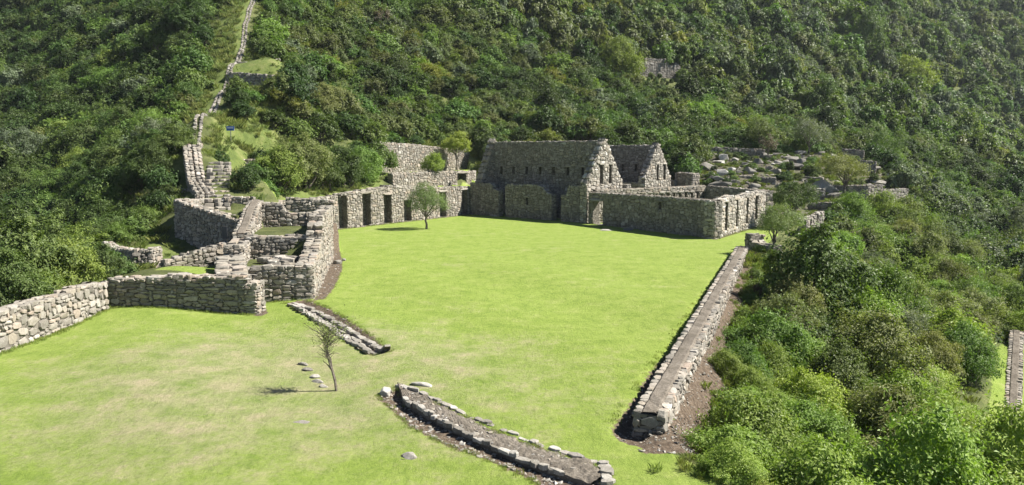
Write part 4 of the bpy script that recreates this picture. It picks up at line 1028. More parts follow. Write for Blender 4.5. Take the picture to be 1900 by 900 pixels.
while k < 150:
    px, py = rng.uniform(1290, 1680), rng.uniform(272, 385)
    D = rng.uniform(76, 102)
    x = (px - 950) / FPX * D; y = D
    if poly_sdf(np.array([x]), np.array([y]), RP)[0] < 0.2: continue
    z = gz(x, y); qx, qy, _ = proj(x, y, z)
    s_ = rng.choice((.4, .5, .6, .7, .9, 1.2, 1.7)) * rng.uniform(.8, 1.2)
    rock("boulder", boulder_label(s_, qx, qy), "boulder", x, y, (s_ * rng.uniform(1.1, 1.9), s_ * rng.uniform(.7, 1.0), s_ * rng.uniform(.6, 1.2)), 500 + k, ROCKS, "boulders: " + boulder_label(s_, qx, qy), sink=.05); k += 1
for i, (px, py, D, s_, l) in enumerate(((1478, 272, 100, 1.8, "white rock highest on the rocky slope below the trees"), (1487, 290, 96, 1.6, "white rock under the olive tree at the top right of the rocky slope"),
        (1330, 303, 88, 1.3, "small white rock at the left margin of the rocky slope"), (1478, 321, 86, 1.9, "pale flat rock on the green patch in the middle of the rocky slope"),
        (1617, 322, 90, 2.3, "large white cracked rock beside the right hand ruin walls"), (1632, 333, 87, 1.9, "white slab just below the cracked rock by the right hand ruins"))):
    x, y, _ = at(px, py, D); rock("white_rock", l, "rock", x, y, (s_, s_ * .7, s_ * .8), 600 + i, SLABS, sink=-.2)

# ------------------------------------------------------------------ signs
def box_mesh(name, w, d, h, mat):
    bm = bmesh.new(); bmesh.ops.create_cube(bm, size=1)
    for v in bm.verts: v.co = Vector((v.co.x * w, v.co.y * d, v.co.z * h))
    bmesh.ops.bevel(bm, geom=bm.edges[:], offset=min(w, d, h) * .15, segments=1, affect='EDGES')
    me = bpy.data.meshes.new(name); bm.to_mesh(me); bm.free(); me.materials.append(mat); return me
def signpost(label, x, y, hgt, pw, ph, panel_mat, dz=0, post=.05):
    z = gz(x, y); root = link("signpost", None, (x, y, z)); tag(root, label, "sign")
    link("post", box_mesh("post", post, post, hgt, M_POST), (0, 0, hgt / 2), root)
    link("panel", box_mesh("panel", pw, .03, ph, panel_mat), (0, -post / 2 - .017, hgt - ph / 2 + dz), root)
    return root
x, y, _ = at(418, 446, 37.8); signpost("thin metal post with a dark edge-on panel in front of the curving wall", x, y, 1.75, .26, .62, M_PANEL)
x, y, _ = at(427, 225, 60.5)
s = signpost("small blue sign on a thin post beside the climbing path", x, y, 1.3, .62, .34, M_BLUE)
link("lettering_band", box_mesh("lettering_band", .46, .01, .05, M_WHITE), (0, -.065, 1.17), s)

# ------------------------------------------------------------------ vegetation forms
def crown_arrays(rng, lobes, nleaf, ll, flat=0.35, inner=0.22, clump=0.16, ratio=0.5, up=0.45, rnd=0.36, shoots=46):
    rs = np.random.RandomState(rng.randrange(1 << 30))
    C = np.array([l[:3] for l in lobes]); R = np.array([l[3] for l in lobes])
    w = R ** 2; w /= w.sum()
    pts, nrm = [], []
    ncl = [max(10, int(46 * (r / R.max()) ** 2)) for r in R]
    per = nleaf / sum(ncl)
    for c, r, k in zip(C, R, ncl):
        d = rs.normal(size=(k, 3)); d /= np.linalg.norm(d, axis=1)[:, None]
        d[:, 2] = np.where(d[:, 2] < -0.55, -d[:, 2], d[:, 2])
        rad = r * (0.80 + 0.28 * rs.rand(k))
        cc = c + d * rad[:, None] * np.array((1, 1, .85))
        keep = np.ones(k, bool)
        for c2, r2 in zip(C, R):
            keep &= ~((np.linalg.norm(cc - c2, axis=1) < r2 * .72))
        cc, d = cc[keep], d[keep]
        cnt = rs.poisson(per * 1.0, len(cc))
        for q, dd, m in zip(cc, d, cnt):
            if m == 0: continue
            sp = r * clump * rs.uniform(.8, 1.6)
            p = q + rs.normal(size=(m, 3)) * sp * np.array((1, 1, .7)) - dd * np.abs(rs.normal(size=(m, 1))) * sp * .8
            pts.append(p); nrm.append(np.repeat(dd[None], m, 0))
    ni = int(nleaf * inner)
    li = rs.choice(len(R), ni, p=w); d = rs.normal(size=(ni, 3)); d /= np.linalg.norm(d, axis=1)[:, None]
    p = C[li] + d * (R[li] * (.35 + .5 * rs.rand(ni)))[:, None]
    pts.append(p); nrm.append(d)
    for _ in range(shoots):                 # long twigs that break the outline
        k = rs.choice(len(R), p=w); d = rs.normal(size=3); d[2] = abs(d[2]) * 1.1; d /= np.linalg.norm(d)
        m = 7 + rs.randint(9); L_ = R.max() * rs.uniform(.35, .85); t = np.sort(rs.rand(m))[:, None]
        p = C[k] + d * R[k] * .85 + d * t * L_ + np.array((0, 0, 1)) * t ** 2 * L_ * rs.uniform(-.35, .3) + rs.normal(size=(m, 3)) * ll * .45
        pts.append(p); nrm.append(np.repeat(d[None], m, 0) + rs.normal(size=(m, 3)) * .5)
    P = np.vstack(pts); N = np.vstack(nrm)
    N = N * .75 + np.array((0, 0, up)) + rs.normal(size=N.shape) * rnd
    N /= np.linalg.norm(N, axis=1)[:, None]
    A = np.cross(N, rs.normal(size=N.shape)); A /= np.linalg.norm(A, axis=1)[:, None]
    B = np.cross(N, A)
    l = ll * (.65 + .7 * rs.rand(len(P)))[:, None]
    V = np.stack([P - A * l * .5, P + B * l * ratio * .5 + N * l * .08, P + A * l * .5 - N * l * .05, P - B * l * ratio * .5 + N * l * .08], 1).reshape(-1, 3)
    F = np.arange(len(V)).reshape(-1, 4)
    return V, F
def tube(pts, radii, k=6):
    V, F = [], []
    for i, (p, r) in enumerate(zip(pts, radii)):
        a = Vector(pts[min(i + 1, len(pts) - 1)]) - Vector(pts[max(i - 1, 0)]); a.normalize()
        s = a.orthogonal().normalized(); t = a.cross(s)
        for j in range(k):
            q = Vector(p) + (s * math.cos(6.2832 * j / k) + t * math.sin(6.2832 * j / k)) * r; V.append(tuple(q))
    for i in range(len(pts) - 1):
        for j in range(k): F.append((i * k + j, i * k + (j + 1) % k, (i + 1) * k + (j + 1) % k, (i + 1) * k + j))
    return V, F
def limbs(rng, base_z, lobes, r0, n=5, wob=.12):
    V, F = [], []
    for l in (lobes if len(lobes) <= n else rng.sample(lobes, n)):
        a = Vector((rng.uniform(-.08, .08), rng.uniform(-.08, .08), base_z)); b = Vector(l[:3])
        pts = []
        for t in (0, .25, .5, .75, 1.0):
            q = a.lerp(b, t) + Vector((rng.uniform(-wob, wob), rng.uniform(-wob, wob), 0)) * (t > 0)
            q.z = a.z + (b.z - a.z) * t ** .8; pts.append(tuple(q))
        v, f = tube(pts, [r0, r0 * .8, r0 * .6, r0 * .4, r0 * .18], 5)
        F += [tuple(x + len(V) for x in ff) for ff in f]; V += v
    return np.array(V), np.array(F)
def bush_lobes(rng, R=1.0, H=1.0, n=9, skirt=True):
    L = [(0, 0, H * .55, R * .62)]
    for i in range(n):
        a = 6.283 * i / n + rng.uniform(-.4, .4); d = R * rng.uniform(.35, .72); z = H * rng.uniform(.28, .75)
        L.append((math.cos(a) * d, math.sin(a) * d, z, R * rng.uniform(.26, .44)))
    for i in range(max(2, n // 3)):
        a = rng.uniform(0, 6.283); d = R * rng.uniform(0, .4); L.append((math.cos(a) * d, math.sin(a) * d, H * rng.uniform(.75, .98), R * rng.uniform(.22, .36)))
    return L
def bush_mesh(name, rng, mat, nleaf, ll, R=1.0, H=1.0, n=9, twigs=True, **kw):
    L = bush_lobes(rng, R, H, n)
    V, F = crown_arrays(rng, L, nleaf, ll, **kw)
    mats = [mat]
    nf = len(F)
    if twigs:
        tv, tf = limbs(rng, -.15, L, .045 * R, 6)
        F = np.vstack([F, tf + len(V)]); V = np.vstack([V, tv]); mats.append(M_BARK)
    me = mesh_np(name, V, F, mats)
    if twigs:
        mi = np.zeros(len(F), np.int32); mi[nf:] = 1; me.polygons.foreach_set("material_index", mi)
    return me
VR = random.Random(42)
FORMS = {}
for key, mats, nl, ll in (('near', ('dark', 'mid', 'olive', 'lime', 'grey', 'mid', 'lime', 'olive'), 17000, .055), ('mid', ('dark', 'mid', 'olive', 'dark', 'mid', 'lime', 'grey', 'brown', 'gold'), 4200, .125),
                          ('far', ('dark', 'mid', 'olive', 'gold', 'mid', 'grey'), 2400, .19)):
    FORMS[key] = [(m, bush_mesh("shrub", VR, (LM if key == 'near' else LH)[m], nl, ll, R=1.0, H=VR.uniform(.95, 1.45), n=VR.choice((7, 9, 11)), twigs=(key != 'far'), ratio=VR.uniform(.42, .62), rnd=.36 if key == 'near' else .30 if key == 'mid' else .20, shoots={'near': 46, 'mid': 16, 'far': 0}[key])) for m in mats]
# big leaved form, close by
FORMS['near'].append(('broad', bush_mesh("shrub", VR, LM['lime'], 9000, .085, R=1.0, H=1.1, n=8, ratio=.45, clump=.22)))
FORMS['near'].append(('broad', bush_mesh("shrub", VR, LM['mid'], 9000, .08, R=1.0, H=1.2, n=9, ratio=.4, clump=.22)))

# ------------------------------------------------------------------ single trees
def tree(name, label, px, pyb, D, H, R, mat, nleaf, ll, seed, trunk_h=.45, r0=.09, lean=(0, 0), n=9, zfix=None, group=None, **kw):
    rng = random.Random(seed); x, y, z = at(px, pyb, D); z = gz(x, y) if zfix is None else zfix
    root = link(name, None, (x, y, z)); tag(root, label, "tree", group)
    ch = H * (1 - trunk_h)
    L = []
    for i in range(n):
        a = 6.283 * i / n + rng.uniform(-.4, .4); d = R * rng.uniform(.35, .68)
        L.append((lean[0] + math.cos(a) * d, lean[1] + math.sin(a) * d, H * trunk_h + ch * rng.uniform(.22, .6), R * rng.uniform(.30, .44)))
    for i in range(n // 2):
        a = rng.uniform(0, 6.283); d = R * rng.uniform(0, .38); L.append((lean[0] + math.cos(a) * d, lean[1] + math.sin(a) * d, H * trunk_h + ch * rng.uniform(.55, .82), R * rng.uniform(.28, .42)))
    V, F = crown_arrays(rng, L, nleaf, ll, inner=.15, **kw)
    link("crown", mesh_np("crown", V, F, LM[mat]), (0, 0, 0), root)
    tv, tf = limbs(rng, H * trunk_h * .75, L, r0 * .6, 8, .10)
    pts = [(0, 0, -.2), (rng.uniform(-.04, .04), 0, H * trunk_h * .3), (lean[0] * .2 + rng.uniform(-.06, .06), rng.uniform(-.05, .05), H * trunk_h * .55), (lean[0] * .35, lean[1] * .35, H * trunk_h * .8)]
    v2, f2 = tube(pts, [r0 * 1.25, r0, r0 * .9, r0 * .8], 8)
    tv = tv.copy(); w_ = np.clip(1 - (tv[:, 2] - H * trunk_h * .75) / (H * .3), 0, 1); tv[:, 0] += lean[0] * .35 * w_; tv[:, 1] += lean[1] * .35 * w_
    V2 = np.vstack([np.array(v2), tv]); F2 = np.vstack([np.array(f2), tf + len(v2)])
    me = mesh_np("trunk", V2, F2, M_BARK); shade_smooth(me); link("trunk", me, (0, 0, 0), root)
    return root
x0, y0 = gp(791, 425)
tree("small_tree", "lone round crowned tree standing on the far lawn with a thin bare trunk", 791, 425, y0, 3.85, 1.85, 'pale', 15000, .09, 800, .34, .09, n=12)
tree("small_tree", "bright feathery tree on the upper terrace in front of the highest terrace wall", 848, 318, 84, 4.2, 1.75, 'fresh', 9000, .14, 801, .38, .07)
tree("small_tree", "small pale tree on the lower grass terrace above the niche wall", 803, 345, 78.5, 3.1, 1.35, 'fresh', 7000, .11, 802, .28, .06)
tree("small_tree", "spreading olive-green tree standing among the ruin walls on the rocky slope", 1566, 366, 78, 4.7, 2.9, 'olive', 9000, .15, 803, .30, .13)
tree("small_tree", "leaning tree with a pale green crown at the far end of the long low wall", 1432, 478, 46, 2.9, 1.75, 'pale', 11000, .09, 804, .38, .08, lean=(.35, 0))
tree("small_tree", "grey green tree at the upper right of the rocky slope beside the highest ruin", 1500, 292, 97, 4.4, 2.8, 'grey', 7000, .17, 805, .25, .1)
tree("small_tree", "thin stemmed tree at the upper left of the rocky slope", 1408, 283, 95, 4.4, 2.3, 'olive', 6000, .17, 806, .34, .08)
tree("dark_tree", "dense dark rounded tree behind the highest ruin wall at the right", 1640, 290, 104, 5.6, 2.9, 'dark', 8000, .17, 807, .15, .12)
tree("bare_tree", "slender tree with few leaves at the top edge of the rocky slope", 1425, 292, 90, 3.0, 1.3, 'brown', 1200, .14, 808, .35, .05)
# large round bush by the enclosure
def big_bush(label, px, py, D, R, H, mat, nl, ll, seed, fix=False):
    rng = random.Random(seed); x, y, _ = at(px, py, D); o = link("round_bush", bush_mesh("round_bush", rng, LM[mat], nl, ll, R, H, 11), (x, y, _ if fix else gz(x, y) - .1)); tag(o, label, "bush"); return o
big_bush("large round dark glossy bush beside the right hand corner of the enclosure", 1466, 398, 63, 2.0, 2.6, 'dark', 12000, .12, 820, True)
big_bush("pale grey green bush directly behind the middle of the front hall's dark wall", 990, 262, 86, 2.0, 2.0, 'grey', 4000, .16, 821)
big_bush("brown dried bush in the middle of the green thicket right of the small sunlit wall", 1590, 432, 57, 1.7, 1.6, 'brown', 5000, .12, 822)
# the crooked sapling
def sapling():
    rng = random.Random(9); x, y = gp(624, 718); root = link("sapling", None, (x, y, gz(x, y)))
    tag(root, "crooked thin sapling with bare twigs and sparse leafy top on the near lawn", "tree")
    V, F = [], []
    def addt(pts, rad, k=6):
        v, f = tube(pts, rad, k); F.extend([tuple(q + len(V) for q in ff) for ff in f]); V.extend(v)
    addt([(0, 0, -.1), (-.03, 0, .25), (-.09, .01, .5), (-.16, 0, .75), (-.22, .02, .95), (-.2, 0, 1.2), (-.17, .02, 1.5)], [.035, .03, .028, .026, .022, .018, .012])
    addt([(-.1, 0, .55), (-.2, .02, .68), (-.3, 0, .78), (-.34, .02, .82)], [.02, .018, .012, .006])
    addt([(-.12, .01, .6), (-.14, 0, .85), (-.2, .03, 1.05), (-.28, .02, 1.25), (-.22, .0, 1.45)], [.018, .016, .014, .011, .007])
    addt([(.0, .05, -.05), (-.02, .04, .3), (-.1, .04, .6), (-.13, .03, .9)], [.02, .018, .015, .01])
    tips = []
    for i in range(90):
        z0 = rng.uniform(.85, 1.55); a = rng.uniform(0, 6.283); l = rng.uniform(.3, .7) * (1.1 if z0 > 1.1 else .6)
        p = Vector((-.2 + rng.uniform(-.05, .05), rng.uniform(-.04, .04), z0)); d = Vector((math.cos(a), math.sin(a), rng.uniform(.1, 1.0))).normalized()
        pts = [p]
        for k in range(3):
            d = (d + Vector((rng.uniform(-.4, .4), rng.uniform(-.4, .4), rng.uniform(-.15, .4)))).normalized(); pts.append(pts[-1] + d * l / 3)
        addt([tuple(q) for q in pts], [.008, .006, .005, .003], 4)
        tips += pts[1:] if z0 > 1.05 else pts[3:]
    me = mesh_np("trunk", np.array(V), np.array(F), M_BARK); link("trunk", me, (0, 0, 0), root)
    rs = np.random.RandomState(4); T = np.array([tuple(t) for t in tips if t.z > 1.15])
    P = T[rs.randint(0, len(T), 800)] + rs.normal(size=(800, 3)) * .07 + np.array((.04, 0, .05))
    N = rs.normal(size=P.shape) * .6 + np.array((0, 0, .6)); N /= np.linalg.norm(N, axis=1)[:, None]
    A = np.cross(N, rs.normal(size=P.shape)); A /= np.linalg.norm(A, axis=1)[:, None]; B = np.cross(N, A); l = .05
    Vv = np.stack([P - A * l * .5, P + B * l * .3, P + A * l * .5, P - B * l * .3], 1).reshape(-1, 3)
    link("crown", mesh_np("crown", Vv, np.arange(len(Vv)).reshape(-1, 4), LM['pale']), (0, 0, 0), root)
sapling()

# ------------------------------------------------------------------ shrubs over the hillsides
CLEAR = [(PLAZA, .9), (ROOM1, .8), (ROOM2, 1.2), (LANDING, 1.0), (TERR1, .5), (TERR2, 1.2), (GLADES[1], .2), (GLADES[5], .5), (GLADES[3], -.5), (GLADES[4], .3),
         (LAWN_EXTRA[0], 1.6), (RLAWN, .6), (GLADES[8], -.3), ([at(1858, 660, 37)[:2], at(1900, 660, 37)[:2], at(1900, 930, 22)[:2], at(1845, 930, 22)[:2]], .1), ([(-15.5, 29.5), (-9, 29.5), (-9, 46), (-15.5, 46), (-20, 44.5), (-17, 36)], .4), ([tuple(H0), tuple(H1), tuple(H1 + TD2 * 14), tuple(H0 + TD2 * 6)], 1.0),
         ([tuple(F2a - TD1 * 1), tuple(F2b), tuple(F2b + TD2 * 6), tuple(F2a + TD2 * 6 - TD1)], .8), ([tuple(KA), tuple(KB), tuple(KC), tuple(KD)], 1.0),
         ([NW(4, 6), NW(NL + 5, 6), NW(NL + 5, 8), NW(4, 8)], .6), ([at(1184, 140, 137)[:2], at(1284, 145, 135)[:2], at(1276, 145, 126)[:2], at(1192, 140, 126)[:2]], .2),
         ([at(1376, 440, 54)[:2], at(1478, 440, 54)[:2], at(1472, 480, 46)[:2], at(1425, 535, 36)[:2], at(1392, 535, 36)[:2]], .3), ([at(1415, 400, 65)[:2], at(1515, 400, 65)[:2], at(1510, 440, 54)[:2], at(1425, 440, 54)[:2]], .7), ([at(1496, 410, 60)[:2], at(1530, 410, 64)[:2], at(1530, 430, 56)[:2], at(1490, 430, 54)[:2]], .2)]
def shrub_sites():
    S = []
    rs = np.random.RandomState(5)
    def grid(x0, x1, y0, y1, st):
        xs = np.arange(x0, x1, st); ys = np.arange(y0, y1, st); X, Y = np.meshgrid(xs, ys)
        X = X.ravel() + rs.uniform(-.48, .48, X.size) * st; Y = Y.ravel() + rs.uniform(-.48, .48, Y.size) * st
        return X, Y
    for (x0, x1, y0, y1, st, r0, r1) in ((-60, -14, 20, 60, 1.5, .9, 1.6), (1, 60, 12, 62, 1.6, .85, 2.0), (1, 22, 12, 50, .95, .42, .8), (-120, 75, 60, 125, 1.75, 1.1, 2.3), (-175, 150, 125, 185, 2.4, 1.35, 2.9), (-60, 300, 185, 420, 3.6, 1.6, 4.2)):
        X, Y = grid(x0, x1, y0, y1, st); Z = ground_z(X, Y)
        R = (r0 + (r1 - r0) * rs.rand(len(X)) ** 1.6) * np.where(rs.rand(len(X)) < .06, 1.5, 1.0)
        px, py, f = proj(X, Y, Z + R)
        m = (px > -140) & (px < 2040) & (py > -130) & (py < 1060) & (Y > 8)
        for P, mg in CLEAR:
            rightside = (X > 0) & (Y < 50) if P is PLAZA else np.zeros(len(X), bool)
            m &= poly_sdf(X, Y, P) < -np.where(rightside, .15 + R * .35, mg + R * .55)
        m &= line_dist(X, Y, PATH) > .75 + R * .55
        m &= line_dist(X, Y, STAIR) > .7 + R * .5
        for gl in (GLADES[0], GLADES[2], GLADES[6], GLADES[8]):
            m &= (poly_sdf(X, Y, gl) < 0.1) | (rs.rand(len(X)) < .10)
        m &= poly_sdf(X, Y, GLADES[0]) < -R * .35
        la, lo = lateral(X, Y)
        strip = 0.62
        m &= ~((la > -1.5) & (la < strip + R * .6) & (lo > -1.0) & (lo < PLEN + 1))
        if st < 1: m &= (la > .5) & (la < 2.6) & (lo > -3) & (lo < PLEN + 2)
        S.append(np.stack([X, Y, Z, R, px, py, f], 1)[m])
    ex = []
    for px, py, D, r in ((520, 300, 60, 2.2), (560, 292, 62, 2.4), (600, 285, 64.5, 2.4), (642, 292, 67, 2.4), (676, 296, 70, 2.3), (700, 285, 74, 2.0), (620, 255, 69, 2.2), (660, 245, 73, 2.2), (565, 255, 66, 2.0),
                         (690, 255, 78, 2.0), (720, 250, 81, 1.7), (480, 318, 57, 1.4), (445, 320, 55, 1.3), (440, 185, 70, 1.2), (462, 190, 69.5, 1.3), (545, 150, 77, 1.6), (545, 125, 80, 1.5),
                         (300, 345, 54, 1.9), (330, 310, 53.5, 1.6), (262, 372, 52, 2.0), (232, 402, 49.5, 1.5), (300, 385, 50, 1.2), (205, 440, 46, 1.6), (150, 470, 42, 1.9), (110, 500, 38, 1.7), (150, 510, 36.5, 1.2), (330, 275, 55, 1.3), (405, 268, 55, .7),
                         (1540, 395, 66, .9), (455, 212, 65.5, 1.2), (505, 205, 68, 1.6), (528, 190, 71, 1.7), (545, 218, 69, 1.9), (592, 215, 72, 2.1), (560, 180, 75, 1.8), (485, 255, 61, 1.1), (510, 245, 63, 1.6), (538, 255, 64.5, 1.8), (470, 280, 58.5, 1.2), (500, 285, 59.5, 1.7), (600, 180, 78, 2.0), (640, 205, 77, 2.0), (1400, 515, 38, .5)):
        x, y, _ = at(px, py, D); z = ground_z([x], [y])[0]; qx, qy, f = proj(x, y, z + r); ex.append((x, y, z, r, float(qx), float(qy), float(f)))
    for _ in range(45):
        px, D = rs.uniform(1188, 1282), rs.uniform(122, 136.3); x, y, _z = at(px, 140, D); z = ground_z([x], [y])[0]; r = rs.uniform(.3, .6); qx, qy, f = proj(x, y, z + r); ex.append((x, y, z, r, float(qx), float(qy), float(f)))
    n0 = 0
    while n0 < 120:
        px, py, D = rs.uniform(1290, 1690), rs.uniform(272, 390), rs.uniform(70, 102); x, y, _ = at(px, py, D)
        if poly_sdf(np.array([x]), np.array([y]), GLADES[3])[0] < 0: continue
        z = ground_z([x], [y])[0]; r = rs.uniform(.3, .75); qx, qy, f = proj(x, y, z + r); ex.append((x, y, z, r, float(qx), float(qy), float(f))); n0 += 1
    S.append(np.array(ex))
    return np.vstack(S)
S = shrub_sites()
rsv = np.random.RandomState(8)
def smooth_noise(X, Y, s, ph): return np.sin(X / s + ph + 1.7 * np.sin(Y / s * .7 + ph)) * np.cos(Y / s * 1.1 - ph + 1.3 * np.sin(X / s * .8))
NZ = smooth_noise(S[:, 0], S[:, 1], 7.0, 1.0) + rsv.normal(size=len(S)) * .45
PXS = S[:, 3] * FPX / S[:, 6]
inview = (S[:, 4] > -25) & (S[:, 4] < 1925) & (S[:, 5] > -25) & (S[:, 5] < 925)
order = np.argsort(-(PXS * inview))
IND = set(order[:290].tolist())
def region(px, py, Y, X):
    if X < -13 and px < 470: return 'left'
    if Y < 62 and X > 0: return 'right'
    if px > 1250 and Y > 112 or px > 1640: return 'far'
    return 'mid'
REG = {'left': (("dark", .60), ("mid", .24), ("olive", .07), ("grey", .05), ("lime", .04)),
       'right': (("mid", .30), ("lime", .25), ("olive", .15), ("dark", .10), ("grey", .08), ("broad", .12)),
       'mid': (("mid", .36), ("dark", .20), ("olive", .19), ("lime", .13), ("grey", .09), ("brown", .004), ("gold", .01)),
       'far': (("mid", .42), ("dark", .20), ("olive", .13), ("gold", .02), ("grey", .20), ("lime", .06))}
LBL = {'left': ("shrub in the unbroken thicket covering the shaded slope left of the climbing path", "shrubs on the left slope"),
       'right': ("leafy shrub crowding the slope below the long low wall at the right", "shrubs below the long low wall"),
       'mid': ("shrub in the thicket on the sunlit hillside above the terraces and halls", "shrubs on the middle hillside"),
       'far': ("shrub in the thicket on the right hand flank beyond the rocky slope", "shrubs on the right hand flank")}
WORD = {'dark': "dark green", 'mid': "mid green", 'olive': "olive green", 'lime': "bright green", 'grey': "grey green", 'broad': "broad leaved", 'brown': "dry brownish", 'gold': "yellowish"}
def shrub_label(reg, kind, X, Y, R, px, py):
    w = ("large " if R > 1.45 else "small " if R < 1.05 else "") + WORD[kind] + " shrub "
    if reg == 'right':
        la, lo = lateral(np.array([X]), np.array([Y])); la, lo = la[0], lo[0]
        if px > 1740 and py > 560: z = "next to the lower lawn at the right edge"
        elif la < 4.2 and lo < 9: z = "beside the near end of the long low wall"
        elif la < 4.2 and lo < 20: z = "beside the middle of the long low wall"
        elif la < 4.2: z = "beside the far end of the long low wall"
        elif py > 740: z = "low in the thicket at the bottom right corner"
        elif py < 480: z = "in the thicket below the ruins of the rocky slope"
        elif px < 1560: z = "in the left part of the right hand thicket"
        else: z = "in the heart of the right hand thicket"
    elif reg == 'left':
        d = line_dist(np.array([X]), np.array([Y]), PATH)[0]
        if Y < 33: z = "just beyond the sunlit low wall at the left edge"
        elif Y < 42 and px > 120: z = "below the curving retaining wall near the small court"
        elif Y < 42: z = "in the thicket above the low wall at the left edge"
        elif d < 8: z = "bordering the climbing path on its left"
        else: z = "on the shaded slope left of the climbing path"
    elif reg == 'mid': z = "on the hillside above the stairway and terraces" if px < 720 else "on the hillside directly behind the halls" if px < 1250 else "above the rocky slope"
    else: z = "on the flank right of the rocky slope"
    return w + z
def pick(kinds, nz):
    q = min(max(.5 + nz * .30, 0), .999); c = 0
    tot = sum(k[1] for k in kinds)
    for k, w in kinds:
        c += w / tot
        if q < c: return k
    return kinds[-1][0]
proto_col = bpy.data.collections.new("shrub forms"); PIDX = {}
fl_ = []
for key in ('mid', 'far'):
    for m, me in FORMS[key]:
        nm = "shrub_form_%02d" % len(fl_); o = bpy.data.objects.new(nm, me); proto_col.objects.link(o); PIDX.setdefault((key, m), []).append(len(fl_)); fl_.append(o)
def choose(lst_key, kind):
    c = [k for k in PIDX if k[0] == lst_key and k[1] == kind]
    if c: return random.choice(PIDX[c[0]])
    al = [i for k, v in PIDX.items() if k[0] == lst_key for i in v]; return random.choice(al)
inst = {'left': [], 'right': [], 'mid': [], 'far': []}
for i, (X, Y, Z, R, px, py, f) in enumerate(S):
    reg = region(px, py, Y, X); kind = pick(REG[reg], NZ[i] + rsv.normal() * .6)
    rot = rsv.uniform(0, 6.283); sz = R * (rsv.uniform(.8, 1.35) if f < 125 else rsv.uniform(.9, 1.8))
    if i in IND:
        fam = 'near' if PXS[i] > 42 else 'mid'
        c = [me for m, me in FORMS[fam] if m == kind] or [me for m, me in FORMS[fam] if m != 'broad']
        o = link("shrub", random.choice(c), (X, Y, Z - .15 * R)); o.rotation_euler = (rsv.uniform(-.12, .12), rsv.uniform(-.12, .12), rot); o.scale = (R, R, sz)
        lb = shrub_label(reg, kind, X, Y, R, px, py); tag(o, lb, "shrub", "shrubs: " + lb)
    else:
        inst[reg].append((X, Y, Z - .15 * R, R, sz, rot, choose('mid' if f < 125 else 'far', kind)))

def scatter(name, rows, coll, kind="stuff", tilt=.12):
    A = np.array([r[:7] for r in rows], float)
    me = bpy.data.meshes.new(name); me.vertices.add(len(A)); me.vertices.foreach_set("co", A[:, :3].astype(np.float32).ravel())
    rs = np.random.RandomState(3)
    at_ = me.attributes.new("scl", 'FLOAT_VECTOR', 'POINT'); at_.data.foreach_set("vector", np.stack([A[:, 3], A[:, 3], A[:, 4]], 1).astype(np.float32).ravel())
    at_ = me.attributes.new("rot", 'FLOAT_VECTOR', 'POINT'); at_.data.foreach_set("vector", np.stack([rs.uniform(-tilt, tilt, len(A)), rs.uniform(-tilt, tilt, len(A)), A[:, 5]], 1).astype(np.float32).ravel())
    at_ = me.attributes.new("form", 'INT', 'POINT'); at_.data.foreach_set("value", A[:, 6].astype(np.int32))
    o = link(name, me); o["kind"] = kind
    g = bpy.data.node_groups.new(name, 'GeometryNodeTree')
    g.interface.new_socket("Geometry", in_out='INPUT', socket_type='NodeSocketGeometry'); g.interface.new_socket("Geometry", in_out='OUTPUT', socket_type='NodeSocketGeometry')
    N = g.nodes; gi = N.new("NodeGroupInput"); go = N.new("NodeGroupOutput"); ip = N.new("GeometryNodeInstanceOnPoints"); ci = N.new("GeometryNodeCollectionInfo")
    ci.inputs["Collection"].default_value = coll; ci.inputs["Separate Children"].default_value = True; ci.inputs["Reset Children"].default_value = True
    def named(n, dt):
        q = N.new("GeometryNodeInputNamedAttribute"); q.data_type = dt; q.inputs["Name"].default_value = n; return q.outputs["Attribute"]
    g.links.new(gi.outputs[0], ip.inputs["Points"]); g.links.new(ci.outputs[0], ip.inputs["Instance"])
    ip.inputs["Pick Instance"].default_value = True
    g.links.new(named("form", 'INT'), ip.inputs["Instance Index"])
    e = N.new("FunctionNodeEulerToRotation"); g.links.new(named("rot", 'FLOAT_VECTOR'), e.inputs[0]); g.links.new(e.outputs[0], ip.inputs["Rotation"])
    g.links.new(named("scl", 'FLOAT_VECTOR'), ip.inputs["Scale"]); g.links.new(ip.outputs[0], go.inputs[0])
    md = o.modifiers.new("scatter", 'NODES'); md.node_group = g
    return o
for reg, nm in (('left', "left_slope_thicket"), ('right', "lower_slope_thicket"), ('mid', "hillside_thicket"), ('far', "distant_thicket")):
    if inst[reg]: scatter("thicket", inst[reg], proto_col)

# ------------------------------------------------------------------ grass, gravel
def tuft_mesh(name, rng, mat, nb, hgt, spread, bw):
    V, F = [], []
    for i in range(nb):
        a = rng.uniform(0, 6.283); d = spread * math.sqrt(rng.random()); x, y = math.cos(a) * d, math.sin(a) * d
        h = hgt * rng.uniform(.5, 1.15); b = rng.uniform(0, 6.283); l = h * rng.uniform(.2, .8); w = bw * rng.uniform(.7, 1.3)
        c, s = math.cos(b), math.sin(b); o = len(V)
        V += [(x - s * w, y + c * w, -.02), (x + s * w, y - c * w, -.02), (x + c * l * .4 + s * w * .7, y + s * l * .4 - c * w * .7, h * .65), (x + c * l, y + s * l, h)]
        F.append((o, o + 1, o + 2, o + 3))
    return mesh_np(name, np.array(V), np.array(F), mat)
gcol = bpy.data.collections.new("grass forms"); gr = random.Random(6)
for i in range(4): gcol.objects.link(bpy.data.objects.new("tuft_form_%02d" % i, tuft_mesh("tuft", gr, LM['grass'], 64, .42, .30, .006)))
lcol = bpy.data.collections.new("lawn forms")
for i in range(4): lcol.objects.link(bpy.data.objects.new("lawn_form_%02d" % i, tuft_mesh("lawn_tuft", gr, LM['lawn'], 30, .03, .16, .006)))
rows = []
rsg = np.random.RandomState(12)
